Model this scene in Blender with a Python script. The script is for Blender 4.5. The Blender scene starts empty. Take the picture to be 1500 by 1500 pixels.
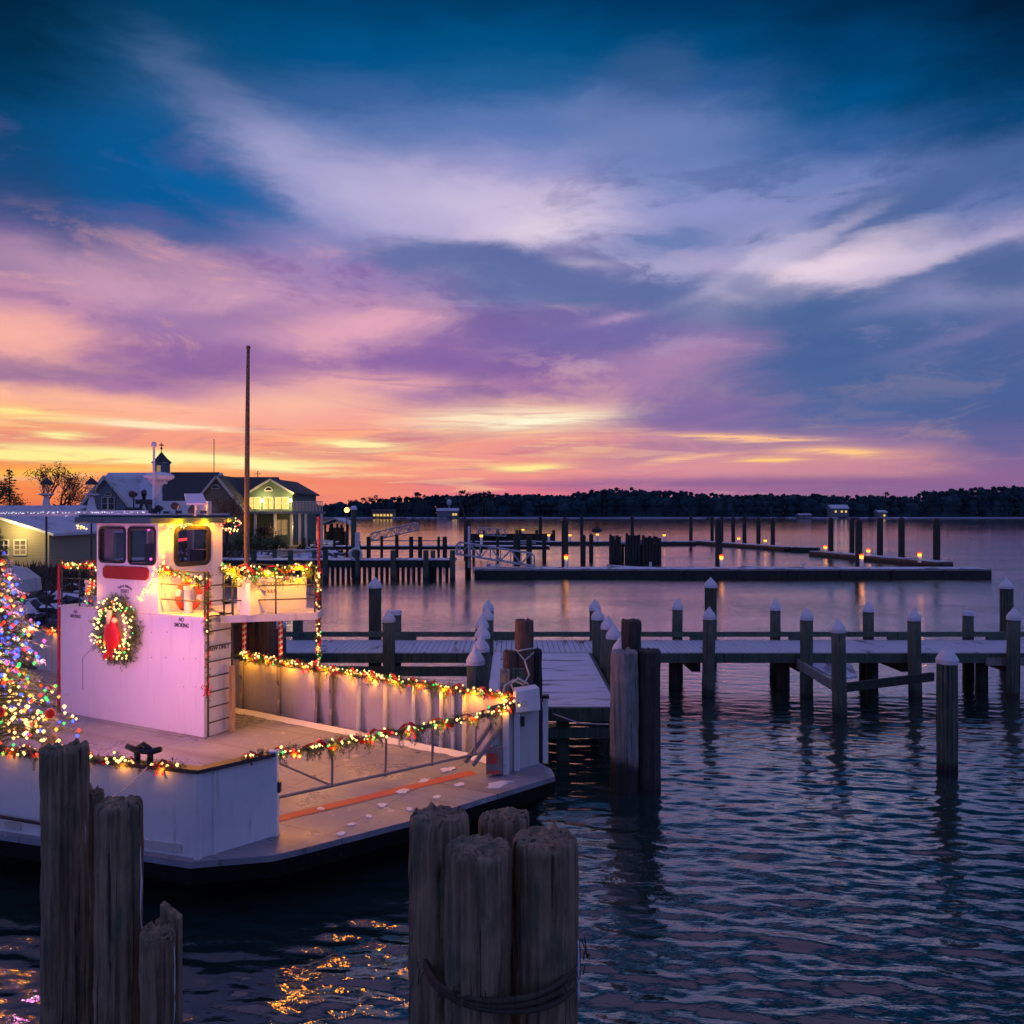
import bpy, math, random
import numpy as np
from mathutils import Vector, Matrix, noise as mn
random.seed(7)
C = bpy.context.scene.collection
sc = bpy.context.scene
PI = math.pi
F = 1200.0; CH = 5.0                      # focal length in photo pixels, camera height in metres

def G(px, py, z=0.0):                     # point of the level plane z seen at a pixel of the photo
    Y = (CH-z)*F/(py-750.0)
    return Vector(((px-750.0)/F*Y, Y, z))
def W(px, py, Y):                         # point at depth Y
    return Vector(((px-750.0)/F*Y, Y, CH-(py-750.0)/F*Y))
def lin(c):
    return tuple(((v/255)/12.92 if v/255 <= .04045 else ((v/255+.055)/1.055)**2.4) for v in c[:3])+(1.0,)

# ------------------------------------------------------------------ mesh builder
class MB:
    def __init__(s): s.v = []; s.f = []
    def add(s, vs, fs):
        n = len(s.v); s.v += [tuple(p) for p in vs]; s.f += [tuple(i+n for i in f) for f in fs]
    def hexa(s, p):                       # p: 4 bottom, 4 top, counter-clockwise
        s.add(p, [(3,2,1,0),(4,5,6,7),(0,1,5,4),(1,2,6,5),(2,3,7,6),(3,0,4,7)])
    def box(s, x0,x1,y0,y1,z0,z1):
        s.hexa([(x0,y0,z0),(x1,y0,z0),(x1,y1,z0),(x0,y1,z0),(x0,y0,z1),(x1,y0,z1),(x1,y1,z1),(x0,y1,z1)])
    def prism(s, pts, z0, z1, bot=None):  # pts ccw 2d
        n = len(pts); b = bot or pts
        s.add([(x,y,z0) for x,y in b]+[(x,y,z1) for x,y in pts],
              [tuple(range(n-1,-1,-1)), tuple(range(n,2*n))]+[(i,(i+1)%n,n+(i+1)%n,n+i) for i in range(n)])
    def bar(s, a, b, w, h, up=(0,0,1)):   # rectangular bar from a to b
        a = Vector(a); b = Vector(b); d = (b-a).normalized(); u = Vector(up)
        if abs(d.dot(u)) > .98: u = Vector((0,1,0))
        r = d.cross(u).normalized()*w/2; q = r.cross(d).normalized()*h/2
        s.hexa([a-r-q, a+r-q, b+r-q, b-r-q, a-r+q, a+r+q, b+r+q, b-r+q])
    def tube(s, pts, r, n=8, caps=True):
        pts = [Vector(p) for p in pts]; k = len(pts)
        rs = r if isinstance(r,(list,tuple)) else [r]*k
        vs = []; prev = None
        for i,p in enumerate(pts):
            d = (pts[min(i+1,k-1)]-pts[max(i-1,0)])
            if d.length < 1e-9: d = Vector((0,0,1))
            d.normalize()
            if prev is None:
                u = Vector((0,0,1)) if abs(d.z) < .9 else Vector((1,0,0))
                u = (u-d*u.dot(d)).normalized()
            else:
                u = (prev-d*prev.dot(d))
                u = u.normalized() if u.length > 1e-6 else d.orthogonal().normalized()
            prev = u; w = d.cross(u)
            for j in range(n):
                a = 2*PI*j/n; vs.append(p+(u*math.cos(a)+w*math.sin(a))*rs[i])
        fs = [(i*n+j, i*n+(j+1)%n, (i+1)*n+(j+1)%n, (i+1)*n+j) for i in range(k-1) for j in range(n)]
        if caps: fs += [tuple(range(n-1,-1,-1)), tuple(range((k-1)*n, k*n))]
        s.add(vs, fs)
    def lathe(s, prof, n=20, c=(0,0,0)):  # prof: (r,z) from bottom to top
        vs = []; fs = []
        for r,z in prof:
            for j in range(n):
                a = 2*PI*j/n; vs.append((c[0]+r*math.cos(a), c[1]+r*math.sin(a), c[2]+z))
        for i in range(len(prof)-1):
            for j in range(n): fs.append((i*n+j, i*n+(j+1)%n, (i+1)*n+(j+1)%n, (i+1)*n+j))
        fs += [tuple(range(n-1,-1,-1)), tuple(range((len(prof)-1)*n, len(prof)*n))]
        s.add(vs, fs)
    def ball(s, c, r, nu=8, nv=5, sq=(1,1,1)):
        vs = [(c[0], c[1], c[2]+r*sq[2])]; fs = []
        for i in range(1,nv):
            t = PI*i/nv
            for j in range(nu):
                a = 2*PI*j/nu
                vs.append((c[0]+r*sq[0]*math.sin(t)*math.cos(a), c[1]+r*sq[1]*math.sin(t)*math.sin(a), c[2]+r*sq[2]*math.cos(t)))
        vs.append((c[0], c[1], c[2]-r*sq[2])); L = len(vs)-1
        for j in range(nu): fs.append((0, 1+j, 1+(j+1)%nu)); fs.append((L, L-nu+(j+1)%nu, L-nu+j))
        for i in range(nv-2):
            for j in range(nu):
                fs.append((1+i*nu+j, 1+(i+1)*nu+j, 1+(i+1)*nu+(j+1)%nu, 1+i*nu+(j+1)%nu))
        s.add(vs, fs)
    def wallstrip(s, pts, z0, z1, th):    # mitred wall centred on a polyline
        P = [Vector((p[0],p[1])) for p in pts]; n = len(P); L=[]; R=[]
        for i in range(n):
            d1 = (P[i]-P[i-1]).normalized() if i else None
            d2 = (P[i+1]-P[i]).normalized() if i < n-1 else None
            d1 = d1 or d2; d2 = d2 or d1
            t = (d1+d2).normalized(); nn = Vector((-t.y,t.x)); k = th/2/max(.4, nn.dot(Vector((-d1.y,d1.x))))
            L.append(P[i]+nn*k); R.append(P[i]-nn*k)
        vs = []
        for i in range(n):
            za = z0[i] if isinstance(z0,list) else z0; zb = z1[i] if isinstance(z1,list) else z1
            vs += [(R[i].x,R[i].y,za),(L[i].x,L[i].y,za),(L[i].x,L[i].y,zb),(R[i].x,R[i].y,zb)]
        fs = []
        for i in range(n-1):
            for j in range(4): fs.append((i*4+j, i*4+(j+1)%4, (i+1)*4+(j+1)%4, (i+1)*4+j))
        fs += [(3,2,1,0), tuple((n-1)*4+j for j in range(4))]
        s.add(vs, fs)
    def quadtri(s, p, a, b, c=None):
        s.add([p,a,b] if c is None else [p,a,b,c], [tuple(range(3 if c is None else 4))])

def parts(name, mb, mat, parent, label=None, smooth=False, local=False, bevel=0):   # every loose piece becomes a part of its own
    p = list(range(len(mb.v)))
    def find(i):
        while p[i] != i: p[i] = p[p[i]]; i = p[i]
        return i
    for f in mb.f:
        for i in f[1:]: p[find(i)] = find(f[0])
    grp = {}
    for f in mb.f: grp.setdefault(find(f[0]), []).append(f)
    for fs in grp.values():
        ids = sorted({i for f in fs for i in f}); m = {i:k for k,i in enumerate(ids)}; q = MB()
        q.add([mb.v[i] for i in ids], [tuple(m[i] for i in f) for f in fs])
        obj(name, q, mat, parent, smooth, local, bevel, label)
def wloc(o):
    v = Vector((0,0,0))
    while o is not None: v = v+Vector(o.location); o = o.parent
    return v
def obj(name, mb, mat, parent=None, smooth=False, local=False, bevel=0, label=None, kind=None):
    me = bpy.data.meshes.new(name)
    off = Vector((0,0,0)) if (local or parent is None) else wloc(parent)
    vs = mb.v if off.length == 0 else [(a-off.x,b-off.y,c-off.z) for a,b,c in mb.v]
    me.from_pydata(vs, [], mb.f); me.update()
    if smooth:
        for p in me.polygons: p.use_smooth = True
    me.materials.append(mat)
    o = bpy.data.objects.new(name, me); C.objects.link(o)
    if parent is not None: o.parent = parent
    if bevel:
        m = o.modifiers.new('bevel','BEVEL'); m.width = bevel; m.segments = 2; m.limit_method = 'ANGLE'
    if label: o['label'] = label
    if kind: o['kind'] = kind
    return o
def tag(o, label, cat, group=None, kind=None):
    o['label'] = label; o['category'] = cat
    if group: o['group'] = group
    if kind: o['kind'] = kind
    return o
def thing(name, label, cat, loc=(0,0,0), rotz=0, group=None):
    o = bpy.data.objects.new(name, None); C.objects.link(o)
    o.location = loc; o.rotation_euler = (0,0,rotz); o.empty_display_size = .2
    return tag(o, label, cat, group)
def struct(name, mb, mat, smooth=False):
    o = obj(name, mb, mat, smooth=smooth); o['kind'] = 'structure'; return o
def dup(root, loc, label, group=None, rotz=0, scale=None):
    r = root.copy(); C.objects.link(r); r.location = loc; r.rotation_euler = (0,0,rotz)
    r['label'] = label
    if group: r['group'] = group
    if scale: r.scale = scale
    for ch in list(root.children):
        c = ch.copy(); C.objects.link(c); c.parent = r
        for g in list(ch.children):
            d = g.copy(); C.objects.link(d); d.parent = c
    return r
def text_obj(name, body, size, origin, right, up, mat, parent, arc=0, extrude=.002, shear=0, width=1.0):
    cu = bpy.data.curves.new(name,'FONT'); cu.body = body; cu.size = size; cu.align_x = 'CENTER'; cu.align_y = 'CENTER'
    cu.extrude = extrude; cu.offset = size*.012; cu.shear = shear
    t = bpy.data.objects.new('tmp', cu); C.objects.link(t); bpy.context.view_layer.update()
    me = bpy.data.meshes.new_from_object(t.evaluated_get(bpy.context.evaluated_depsgraph_get()))
    bpy.data.objects.remove(t)
    r = Vector(right).normalized(); u = Vector(up).normalized(); n = r.cross(u); off = wloc(parent); o0 = Vector(origin)
    for v in me.vertices:
        x,y,z = v.co; x *= width
        if arc:
            a = x/arc; x, y = (arc+y)*math.sin(a), (arc+y)*math.cos(a)-arc
        v.co = o0+r*x+u*y+n*z-off
    me.name = name; me.materials.clear(); me.materials.append(mat)
    o = bpy.data.objects.new(name, me); C.objects.link(o); o.parent = parent
    return o

# ------------------------------------------------------------------ node expressions
class NT:
    def __init__(s, tree, flat=False): s.t = tree; s.flat = flat
    def new(s, typ, **kw):
        n = s.t.nodes.new(typ)
        for k,v in kw.items(): setattr(n,k,v)
        return n
    def put(s, sock, v):
        if v is None: return
        if isinstance(v, E): v = v.s
        if isinstance(v, bpy.types.NodeSocket): s.t.links.new(v, sock)
        else: sock.default_value = v
    def m(s, op, a, b=None, c=None, clamp=False):
        n = s.new('ShaderNodeMath', operation=op, use_clamp=clamp)
        for i,x in enumerate((a,b,c)): s.put(n.inputs[i], x) if x is not None else None
        return E(s, n.outputs[0])
    def mix(s, f, a, b, typ='MIX'):
        n = s.new('ShaderNodeMix', data_type='RGBA', blend_type=typ)
        s.put(n.inputs[0], f); s.put(n.inputs[6], a); s.put(n.inputs[7], b)
        return E(s, n.outputs[2])
    def xyz(s, x, y, z):
        n = s.new('ShaderNodeCombineXYZ')
        for i,v in enumerate((x,y,z)): s.put(n.inputs[i], v)
        return E(s, n.outputs[0])
    def sep(s, v):
        n = s.new('ShaderNodeSeparateXYZ'); s.put(n.inputs[0], v)
        return [E(s,o) for o in n.outputs]
    def noise(s, vec, scale=1.0, detail=4, rough=.5, dist=0, out=0):
        n = s.new('ShaderNodeTexNoise', noise_dimensions='2D' if s.t.type == 'SHADER' and s.flat else '3D'); s.put(n.inputs['Vector'], vec)
        s.put(n.inputs['Scale'], scale); n.inputs['Detail'].default_value = detail
        n.inputs['Roughness'].default_value = rough; n.inputs['Distortion'].default_value = dist
        return E(s, n.outputs[out])
    def ramp(s, f, stops, interp='LINEAR'):
        n = s.new('ShaderNodeValToRGB'); cr = n.color_ramp; cr.interpolation = interp
        while len(cr.elements) > 1: cr.elements.remove(cr.elements[-1])
        for i,(p,c) in enumerate(stops):
            e = cr.elements[0] if i == 0 else cr.elements.new(p)
            e.position = p; e.color = c if not isinstance(c,(int,float)) else (c,c,c,1)
        s.put(n.inputs[0], f)
        return E(s, n.outputs[0])
    def smooth(s, v, a, b, lo=0.0, hi=1.0):
        n = s.new('ShaderNodeMapRange', interpolation_type='SMOOTHSTEP')
        for i,x in enumerate((v,a,b,lo,hi)): s.put(n.inputs[i], x)
        return E(s, n.outputs[0])
    def obj_co(s, out=3):
        n = s.new('ShaderNodeTexCoord'); return E(s, n.outputs[out])
    def scale(s, v, sx, sy, sz):
        n = s.new('ShaderNodeMapping'); s.put(n.inputs[0], v); n.inputs[3].default_value = (sx,sy,sz); return E(s, n.outputs[0])
    def pos(s): return E(s, s.new('ShaderNodeNewGeometry').outputs['Position'])
    def bump(s, h, strength=.5, dist=.02):
        n = s.new('ShaderNodeBump'); n.inputs['Strength'].default_value = strength; n.inputs['Distance'].default_value = dist
        s.put(n.inputs['Height'], h); return E(s, n.outputs[0])
class E:
    def __init__(s, nt, so): s.n = nt; s.s = so
    def __add__(s,o): return s.n.m('ADD', s, o)
    def __radd__(s,o): return s.n.m('ADD', o, s)
    def __sub__(s,o): return s.n.m('SUBTRACT', s, o)
    def __rsub__(s,o): return s.n.m('SUBTRACT', o, s)
    def __mul__(s,o): return s.n.m('MULTIPLY', s, o)
    def __rmul__(s,o): return s.n.m('MULTIPLY', o, s)
    def __truediv__(s,o): return s.n.m('DIVIDE', s, o)
    def __rtruediv__(s,o): return s.n.m('DIVIDE', o, s)

def mat(name, fn=None, col=(.5,.5,.5), rough=.7, metal=0, spec=.5):
    m = bpy.data.materials.new(name); m.use_nodes = True
    t = m.node_tree; b = t.nodes['Principled BSDF']
    b.inputs['Base Color'].default_value = (*col[:3],1); b.inputs['Roughness'].default_value = rough
    b.inputs['Metallic'].default_value = metal; b.inputs['Specular IOR Level'].default_value = spec
    if fn: fn(NT(t), b)
    return m
def emis(name, col, strength):
    m = bpy.data.materials.new(name); m.use_nodes = True; t = m.node_tree
    t.nodes.remove(t.nodes['Principled BSDF'])
    e = t.nodes.new('ShaderNodeEmission'); e.inputs[0].default_value = (*col,1); e.inputs[1].default_value = strength
    t.links.new(e.outputs[0], t.nodes['Material Output'].inputs[0])
    return m
# ------------------------------------------------------------------ sky
def vmap(px, py):
    az = math.atan((px-750)/F); return (750-py)/F*math.cos(az)
COLS = {
 0:[(0,(0,38,66)),(90,(0,50,84)),(170,(8,60,100)),(240,(24,72,122)),(320,(62,80,136)),(375,(120,102,152)),(430,(188,130,164)),(500,(240,160,150)),(540,(160,108,150)),(575,(250,172,140)),(610,(252,172,104)),(645,(232,126,110)),(690,(252,150,58)),(720,(246,124,62)),(748,(234,104,62))],
 250:[(0,(0,64,106)),(80,(14,76,122)),(160,(30,88,142)),(230,(2,88,150)),(290,(6,92,158)),(340,(86,98,158)),(380,(176,130,166)),(430,(190,140,174)),(470,(154,112,166)),(530,(146,100,160)),(565,(176,116,160)),(600,(250,170,140)),(640,(244,146,118)),(690,(252,160,84)),(720,(246,140,92)),(748,(238,128,98))],
 500:[(0,(0,66,112)),(80,(0,82,136)),(140,(56,98,156)),(200,(92,120,178)),(250,(130,136,190)),(300,(152,150,200)),(360,(132,126,186)),(400,(150,120,176)),(450,(186,138,178)),(490,(206,146,178)),(530,(160,106,164)),(575,(232,158,158)),(610,(240,150,140)),(650,(250,158,112)),(685,(246,138,110)),(720,(242,128,98)),(748,(234,118,104))],
 750:[(0,(0,60,104)),(60,(0,80,132)),(120,(30,94,150)),(180,(90,120,180)),(240,(142,146,200)),(300,(188,174,210)),(340,(180,166,206)),(385,(98,110,166)),(430,(126,126,180)),(470,(116,98,160)),(530,(126,90,158)),(575,(158,108,160)),(602,(246,182,150)),(620,(252,196,150)),(650,(234,140,130)),(690,(240,140,126)),(720,(226,112,130)),(748,(210,100,120))],
 1000:[(0,(0,54,98)),(80,(0,76,128)),(140,(46,92,152)),(200,(90,120,176)),(260,(110,130,186)),(310,(140,146,200)),(350,(124,132,186)),(395,(156,152,196)),(435,(84,106,160)),(490,(100,100,164)),(535,(160,120,170)),(570,(168,116,166)),(610,(132,100,160)),(650,(198,128,150)),(690,(216,136,146)),(708,(164,100,146)),(748,(184,104,146))],
 1250:[(0,(0,44,82)),(80,(0,64,112)),(150,(0,80,134)),(200,(48,94,154)),(260,(112,130,186)),(300,(132,140,192)),(335,(152,152,198)),(400,(192,174,206)),(445,(84,106,158)),(500,(68,96,152)),(560,(68,96,152)),(605,(86,100,158)),(640,(148,110,154)),(665,(204,134,142)),(690,(196,126,144)),(710,(140,94,144)),(748,(150,96,144))],
 1500:[(0,(0,30,58)),(80,(0,46,84)),(160,(8,68,116)),(220,(66,96,152)),(280,(98,118,174)),(330,(130,132,182)),(380,(84,102,154)),(420,(110,118,166)),(470,(84,98,154)),(540,(72,92,150)),(600,(72,88,148)),(640,(104,94,150)),(690,(130,94,146)),(748,(120,84,140))],
}
TOP = [(.77,(6,38,72)),(.88,(64,74,120)),(1.0,(122,110,160))]
def slin(c, py):
    if py < 300: return lin(c)
    g_ = .3*c[0]+.55*c[1]+.15*c[2]; k = .13*min(1,(py-300)/60)
    return lin([min(255,(v*(1-k)+g_*k)*(1+k*.45)) for v in c])
w = bpy.data.worlds.new("World"); sc.world = w; w.use_nodes = True
wt = w.node_tree; wt.nodes.clear(); n = NT(wt, True)
tc = n.new('ShaderNodeTexCoord'); X,Yd,Z = n.sep(tc.outputs['Generated'])
hl = n.m('SQRT', X*X+Yd*Yd+1e-6)
az = n.m('ARCTAN2', X, Yd)
V = n.m('MAXIMUM', Z/hl, 0.0)
ZC = n.m('MAXIMUM', Z, 0.0)+.10
P = n.xyz(X/ZC, Yd/ZC, 0.0)
# high clouds seen in perspective: streaks that fan out of the sunset
nv = n.noise(n.scale(P,.75,.42,1), 1.0, 3, .5, 0, 1)
d1,d2,d3 = n.sep(nv)
warpV = (d1-.5)*n.m('MINIMUM', V*.14+.004, .035)
warpA = (d2-.5)*.07
puff = n.noise(n.xyz(az*7.0+warpA*10.0, V*19.0, 0.0), 1.0, 6, .60, .25)
puf2 = n.noise(n.xyz(az*9.0+20.0, V*24.0, 0.0), 1.0, 5, .60, .25)
hfA = (puff-.5)*.13; hfV = (puf2-.5)*n.m('MINIMUM', V*.22, .055)
V2 = V+warpV*.6+hfV*.8; A2 = az+warpA*.6+hfA*.8
par = V2/.85
keys = sorted(COLS)
def stops_for(k):
    st = [(vmap(k,py)/.85, slin(c,py)) for py,c in COLS[k]]
    st = sorted(st); return [(max(0,p),c) for p,c in st]+[(p, lin(c)) for p,c in TOP]
col = None
for i,k in enumerate(keys):
    r = n.ramp(par, stops_for(k), 'EASE')
    if col is None: col = r
    else:
        a0 = math.atan((keys[i-1]-750)/F); a1 = math.atan((k-750)/F)
        col = n.mix(n.smooth(A2, a0, a1), col, r)
# cloud structure
def g(px, py, sx, sy, rot, vec, sharp=False):      # soft ellipse round a direction (sizes in photo px)
    m = n.new('ShaderNodeMapping', vector_type='TEXTURE'); n.put(m.inputs[0], vec)
    m.inputs[1].default_value = (math.atan((px-750)/F), vmap(px,py), 0)
    m.inputs[2].default_value = (0,0,math.radians(rot)); m.inputs[3].default_value = (sx/F, sy/F, 1)
    d = n.new('ShaderNodeVectorMath', operation='DOT_PRODUCT')
    wt.links.new(m.outputs[0], d.inputs[0]); wt.links.new(m.outputs[0], d.inputs[1])
    dv = E(n, d.outputs['Value'])
    if sharp: dv = n.m('POWER', dv*.72, 1.7)
    return n.m('POWER', .3679, dv)
fine = n.noise(n.scale(P,1.5,1.0,1), 1.0, 6, .62, .4)
mid = n.noise(n.scale(P,.55,.75,1), 1.3, 5, .58, .5)
lowm = n.smooth(V, .0, .10)*n.smooth(V,.50,.36)
# dark slaty bits and bright pink edges from the noise
dk = n.smooth(mid, .50, .66)*lowm
lt = n.smooth(fine, .52, .72)*lowm
cool = n.mix(n.smooth(az,-.2,.3), lin((120,88,156)), lin((66,94,150)))
warm = n.mix(n.smooth(az,-.3,.35), lin((244,176,172)), lin((176,160,200)))
warm = n.mix(n.smooth(V,.10,.2), lin((255,190,140)), warm)
band = n.smooth(V,.32,.22)
col = n.mix(dk*band*.30, col, cool)
col = n.mix(lt*band*.20, col, warm)
pb = n.smooth(V,.10,.17)*n.smooth(V,.46,.34)
col = n.mix(n.smooth(puff,.50,.66)*pb*n.smooth(az,-.35,.15,.42,.66), col, cool)
col = n.mix(n.smooth(puff,.48,.32)*pb*n.smooth(V,.34,.27)*.55, col, warm)
# streaks low over the sunset
q = n.noise(n.xyz(az*5.0, V*80.0, 0.0), 1.0, 6, .6, .5)
q2 = n.noise(n.xyz(az*9.0+7.0, V*130.0, 2.0), 1.0, 4, .55, .3)
low = n.smooth(V,.135,.085)*n.smooth(V,.005,.03)*n.smooth(az,.45,-.1)
col = n.mix(n.smooth(q,.56,.66)*low*.50, col, lin((255,206,150)))
col = n.mix(n.smooth(q2,.56,.7)*low*.35, col, lin((196,96,130)))
brk = n.smooth(q2,.30,.62,.25,1.25)
BZ = n.xyz(az+(q-.5)*.07, V+(q2-.5)*.010, 0.0)
YB = 400
def blob(f, c, k=1.0):
    global col
    col = n.mix(f*k if k != 1.0 else f, col, slin(c, YB))
B3 = n.xyz(az+warpA*.15+hfA*.75, V+warpV*.1+hfV*.62, 0.0)
for (px,py,sx,sy,rot,c,k) in [
    (400,225,120,36,-36,(150,150,200),.75),(290,130,70,30,-45,(64,98,154),.35),(540,300,120,36,-30,(170,164,208),.8),
    (670,295,150,46,-14,(194,180,214),.8),(800,330,90,30,10,(214,196,218),.85),(860,385,60,10,0,(196,180,208),.6),(200,250,130,60,-20,(0,84,148),.7),(330,285,90,22,-14,(0,92,162),.9),
    (60,360,130,24,-8,(70,84,142),.6),(150,410,190,30,-12,(200,146,176),.7),
    (20,535,90,12,0,(140,100,150),.8),(0,490,70,30,0,(250,170,150),.6),
    (240,525,130,22,4,(140,96,158),.8),(330,470,130,18,8,(142,108,164),.6),
    (530,480,110,26,8,(222,156,180),.8),(430,590,110,20,0,(250,180,150),.8),(660,520,150,34,12,(134,94,164),.8),
    (620,580,90,16,-10,(140,100,166),.6),(640,375,110,18,-3,(92,106,162),.8),(750,384,120,20,-8,(86,102,160),1.0),(600,378,70,13,4,(96,106,164),.8),(830,415,80,14,-10,(90,104,162),.9),(1010,425,70,12,4,(88,104,162),.8),
    (860,432,180,26,-8,(88,104,160),.9),(850,490,130,30,5,(108,98,164),.7),(980,545,130,34,22,(196,132,172),.7),
    (985,350,45,9,-4,(92,116,176),.8),(1320,298,110,24,17,(68,98,158),1.25),(1270,312,60,16,6,(70,98,158),1.0),
    (1262,360,90,16,4,(74,102,160),1.15),(1190,405,120,28,14,(220,196,216),1.0),(1130,380,120,14,22,(200,184,214),.6),(1300,390,120,14,10,(196,178,208),.6),(1420,445,70,14,-6,(160,150,192),.7),
    (1120,420,60,16,-10,(90,108,164),.7),(1230,455,190,26,-4,(66,96,152),.9),(1350,420,80,15,24,(84,104,160),1.1),
    (1430,415,90,20,8,(140,138,186),.7),(1370,505,80,9,16,(124,116,168),.9),(1490,390,60,24,0,(70,96,150),.9),
    (1250,560,260,60,0,(66,94,152),.7),(1040,600,90,26,-8,(130,100,162),.7),(900,470,40,7,8,(170,136,180),.8),
    
    (955,100,60,34,0,(58,92,146),.5),(930,180,110,40,-10,(110,126,182),.5)]:
    blob(g(px,py,sx,sy,rot,B3, c[2]-c[0]>55 or py in (405,380,390)), c, k)
for (px,py,sx,sy,rot,c,k) in [
    (170,668,250,8,-1,(255,234,150),1.4),(60,664,150,9,0,(255,226,130),1.1),(330,676,140,6,-4,(255,232,150),1.3),
    (745,610,120,12,2,(255,214,178),1.15),(790,617,80,7,4,(255,232,196),1.2),
    (230,622,90,5,-2,(255,216,170),1.1),(95,637,28,4,0,(255,226,140),1.3),(530,651,55,6,-2,(255,226,150),1.3),
    (560,560,120,14,0,(244,170,160),.5),(780,684,45,4,3,(255,220,130),1.2),
    (1075,641,90,5,-3,(250,182,130),1.2),(1220,662,60,6,-3,(252,186,120),1.3),(1125,673,40,4,0,(250,190,110),1.2),
    (1000,672,60,3,6,(248,180,130),1.0),(20,602,60,5,-4,(255,220,130),1.1),
    (1200,706,480,7,0,(140,92,142),.8),(330,700,240,5,-2,(250,120,80),.7),(100,690,100,5,3,(255,190,60),.9)]:
    blob(g(px,py,sx,sy,rot,BZ)*brk, c, k)
# the sky behind the camera: clear blue dusk, lilac low down
back = n.ramp(V/2.0, [(0,lin((122,118,178))),(.12,lin((116,126,192))),(.35,lin((98,120,196))),(.8,lin((108,118,190))),(1,lin((126,114,166)))])
absaz = n.m('ABSOLUTE', az)
col = n.mix(n.smooth(absaz,.60,1.5), col, back)
gr = n.smooth(Z,-.02,0.0)
col = n.mix(gr, lin((20,22,40)), col)
bg = n.new('ShaderNodeBackground'); n.put(bg.inputs[0], col); bg.inputs[1].default_value = 1.0
wo = n.new('ShaderNodeOutputWorld'); wt.links.new(bg.outputs[0], wo.inputs[0])
sc.cycles.use_adaptive_sampling = True; sc.cycles.adaptive_threshold = .03; sc.cycles.adaptive_min_samples = 16
w.cycles.sampling_method = 'MANUAL'; w.cycles.sample_map_resolution = 512

# ------------------------------------------------------------------ camera, exposure, afterglow
cam = bpy.data.cameras.new('camera'); cam.lens = 36*F/1500; cam.sensor_width = 36; cam.clip_end = 8000; cam.clip_start = .05
co = bpy.data.objects.new('camera', cam); C.objects.link(co); co.location = (0,0,CH); co.rotation_euler = (PI/2,0,0)
sc.camera = co
sc.view_settings.view_transform = 'Standard'; sc.view_settings.look = 'None'; sc.view_settings.exposure = 0; sc.view_settings.gamma = 1
sc.cycles.use_denoising = True; sc.cycles.max_bounces = 6; sc.cycles.caustics_reflective = False; sc.cycles.caustics_refractive = False
sc.cycles.sample_clamp_indirect = 3; sc.cycles.sample_clamp_direct = 40
su = bpy.data.lights.new('sun','SUN'); su.energy = .25; su.angle = math.radians(12); su.color = (1,.45,.3)
so = bpy.data.objects.new('sun', su); C.objects.link(so)
so.rotation_euler = (Vector((-.42,.9,.05))).to_track_quat('Z','Y').to_euler()
# ------------------------------------------------------------------ materials
def paint(name, col, dirt=.25, rough=.45, rust=0, stain=(.25,.2,.17)):
    def fn(n,b):
        p = n.pos()
        big = n.noise(p, 1.6, 5, .6); st = n.noise(n.scale(p,7,7,.9), 1.0, 5, .65)
        c = n.mix(n.smooth(st,.52,.78)*dirt, (*col,1), (*stain,1))
        c = n.mix(n.smooth(big,.35,.75)*dirt*.6, c, (col[0]*.72,col[1]*.72,col[2]*.74,1))
        if rust:
            r = n.noise(p, 5.0, 6, .7); c = n.mix(n.smooth(r,.60,.70)*rust, c, (.30,.09,.035,1))
        n.put(b.inputs['Base Color'], c)
        n.put(b.inputs['Roughness'], rough+big*.25)
        n.put(b.inputs['Normal'], n.bump(n.noise(p,3.0,3,.5), .25, .03))
    return mat(name, fn)
def wood(name, c1, c2, wet=None, moss=.4, scale=1.0, line=1.0, tide=None):
    def fn(n,b):
        p = n.obj_co(3); info = n.new('ShaderNodeObjectInfo'); rnd = E(n, info.outputs['Random'])
        v = n.new('ShaderNodeVectorMath', operation='ADD'); n.put(v.inputs[0], p); n.put(v.inputs[1], n.xyz(rnd*37.0, rnd*11.0, rnd*5.0))
        q = v.outputs[0]
        gr = n.noise(n.scale(q, 22*scale, 22*scale, .9), 1.0, 6, .7, .3)
        ck = n.noise(n.scale(q, 34*scale, 34*scale, .5), 1.0, 3, .5, .2)
        bl = n.noise(q, 3.2, 5, .6); ms = n.noise(n.scale(q,5,5,2.2), 1.0, 5, .6)
        c = n.mix(n.smooth(gr,.3,.7), (*c1,1), (*c2,1))
        c = n.mix(n.smooth(bl,.45,.75)*.5, c, (c2[0]*1.35,c2[1]*1.3,c2[2]*1.25,1))
        c = n.mix(n.smooth(ms,.50,.68)*moss, c, (.035,.075,.045,1))
        c = n.mix(n.smooth(ck,.40,.33)*.85*line, c, (.008,.007,.007,1))
        if tide is not None:
            z = n.sep(n.pos())[2]
            c = n.mix(n.smooth(z+(bl-.5)*.5, tide, tide-.35), c, (.014,.018,.014,1))
        n.put(b.inputs['Base Color'], c); n.put(b.inputs['Roughness'], .65+gr*.3)
        n.put(b.inputs['Normal'], n.bump(gr+n.smooth(ck,.30,.42)*1.2, .7, .012))
    return mat(name, fn)
def snowm(name, patch=0, col=(.72,.73,.80), pc=(.10,.10,.12), sc_=(1,1,1), line=None):
    def fn(n,b):
        p = n.pos(); a = n.noise(n.scale(p,*sc_), .9, 5, .6); d = n.noise(p, 14.0, 4, .6)
        c = n.mix(d*.35, (*col,1), (col[0]*.72,col[1]*.72,col[2]*.76,1))
        if patch: c = n.mix(n.smooth(a, .62-.12*patch, .70-.08*patch), c, (*pc,1))
        n.put(b.inputs['Base Color'], c); n.put(b.inputs['Roughness'], .55)
        n.put(b.inputs['Normal'], n.bump(d+a, .4, .02))
    return mat(name, fn)
M = {}
M['white'] = paint('white_paint', (.72,.72,.73), .45)
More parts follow.
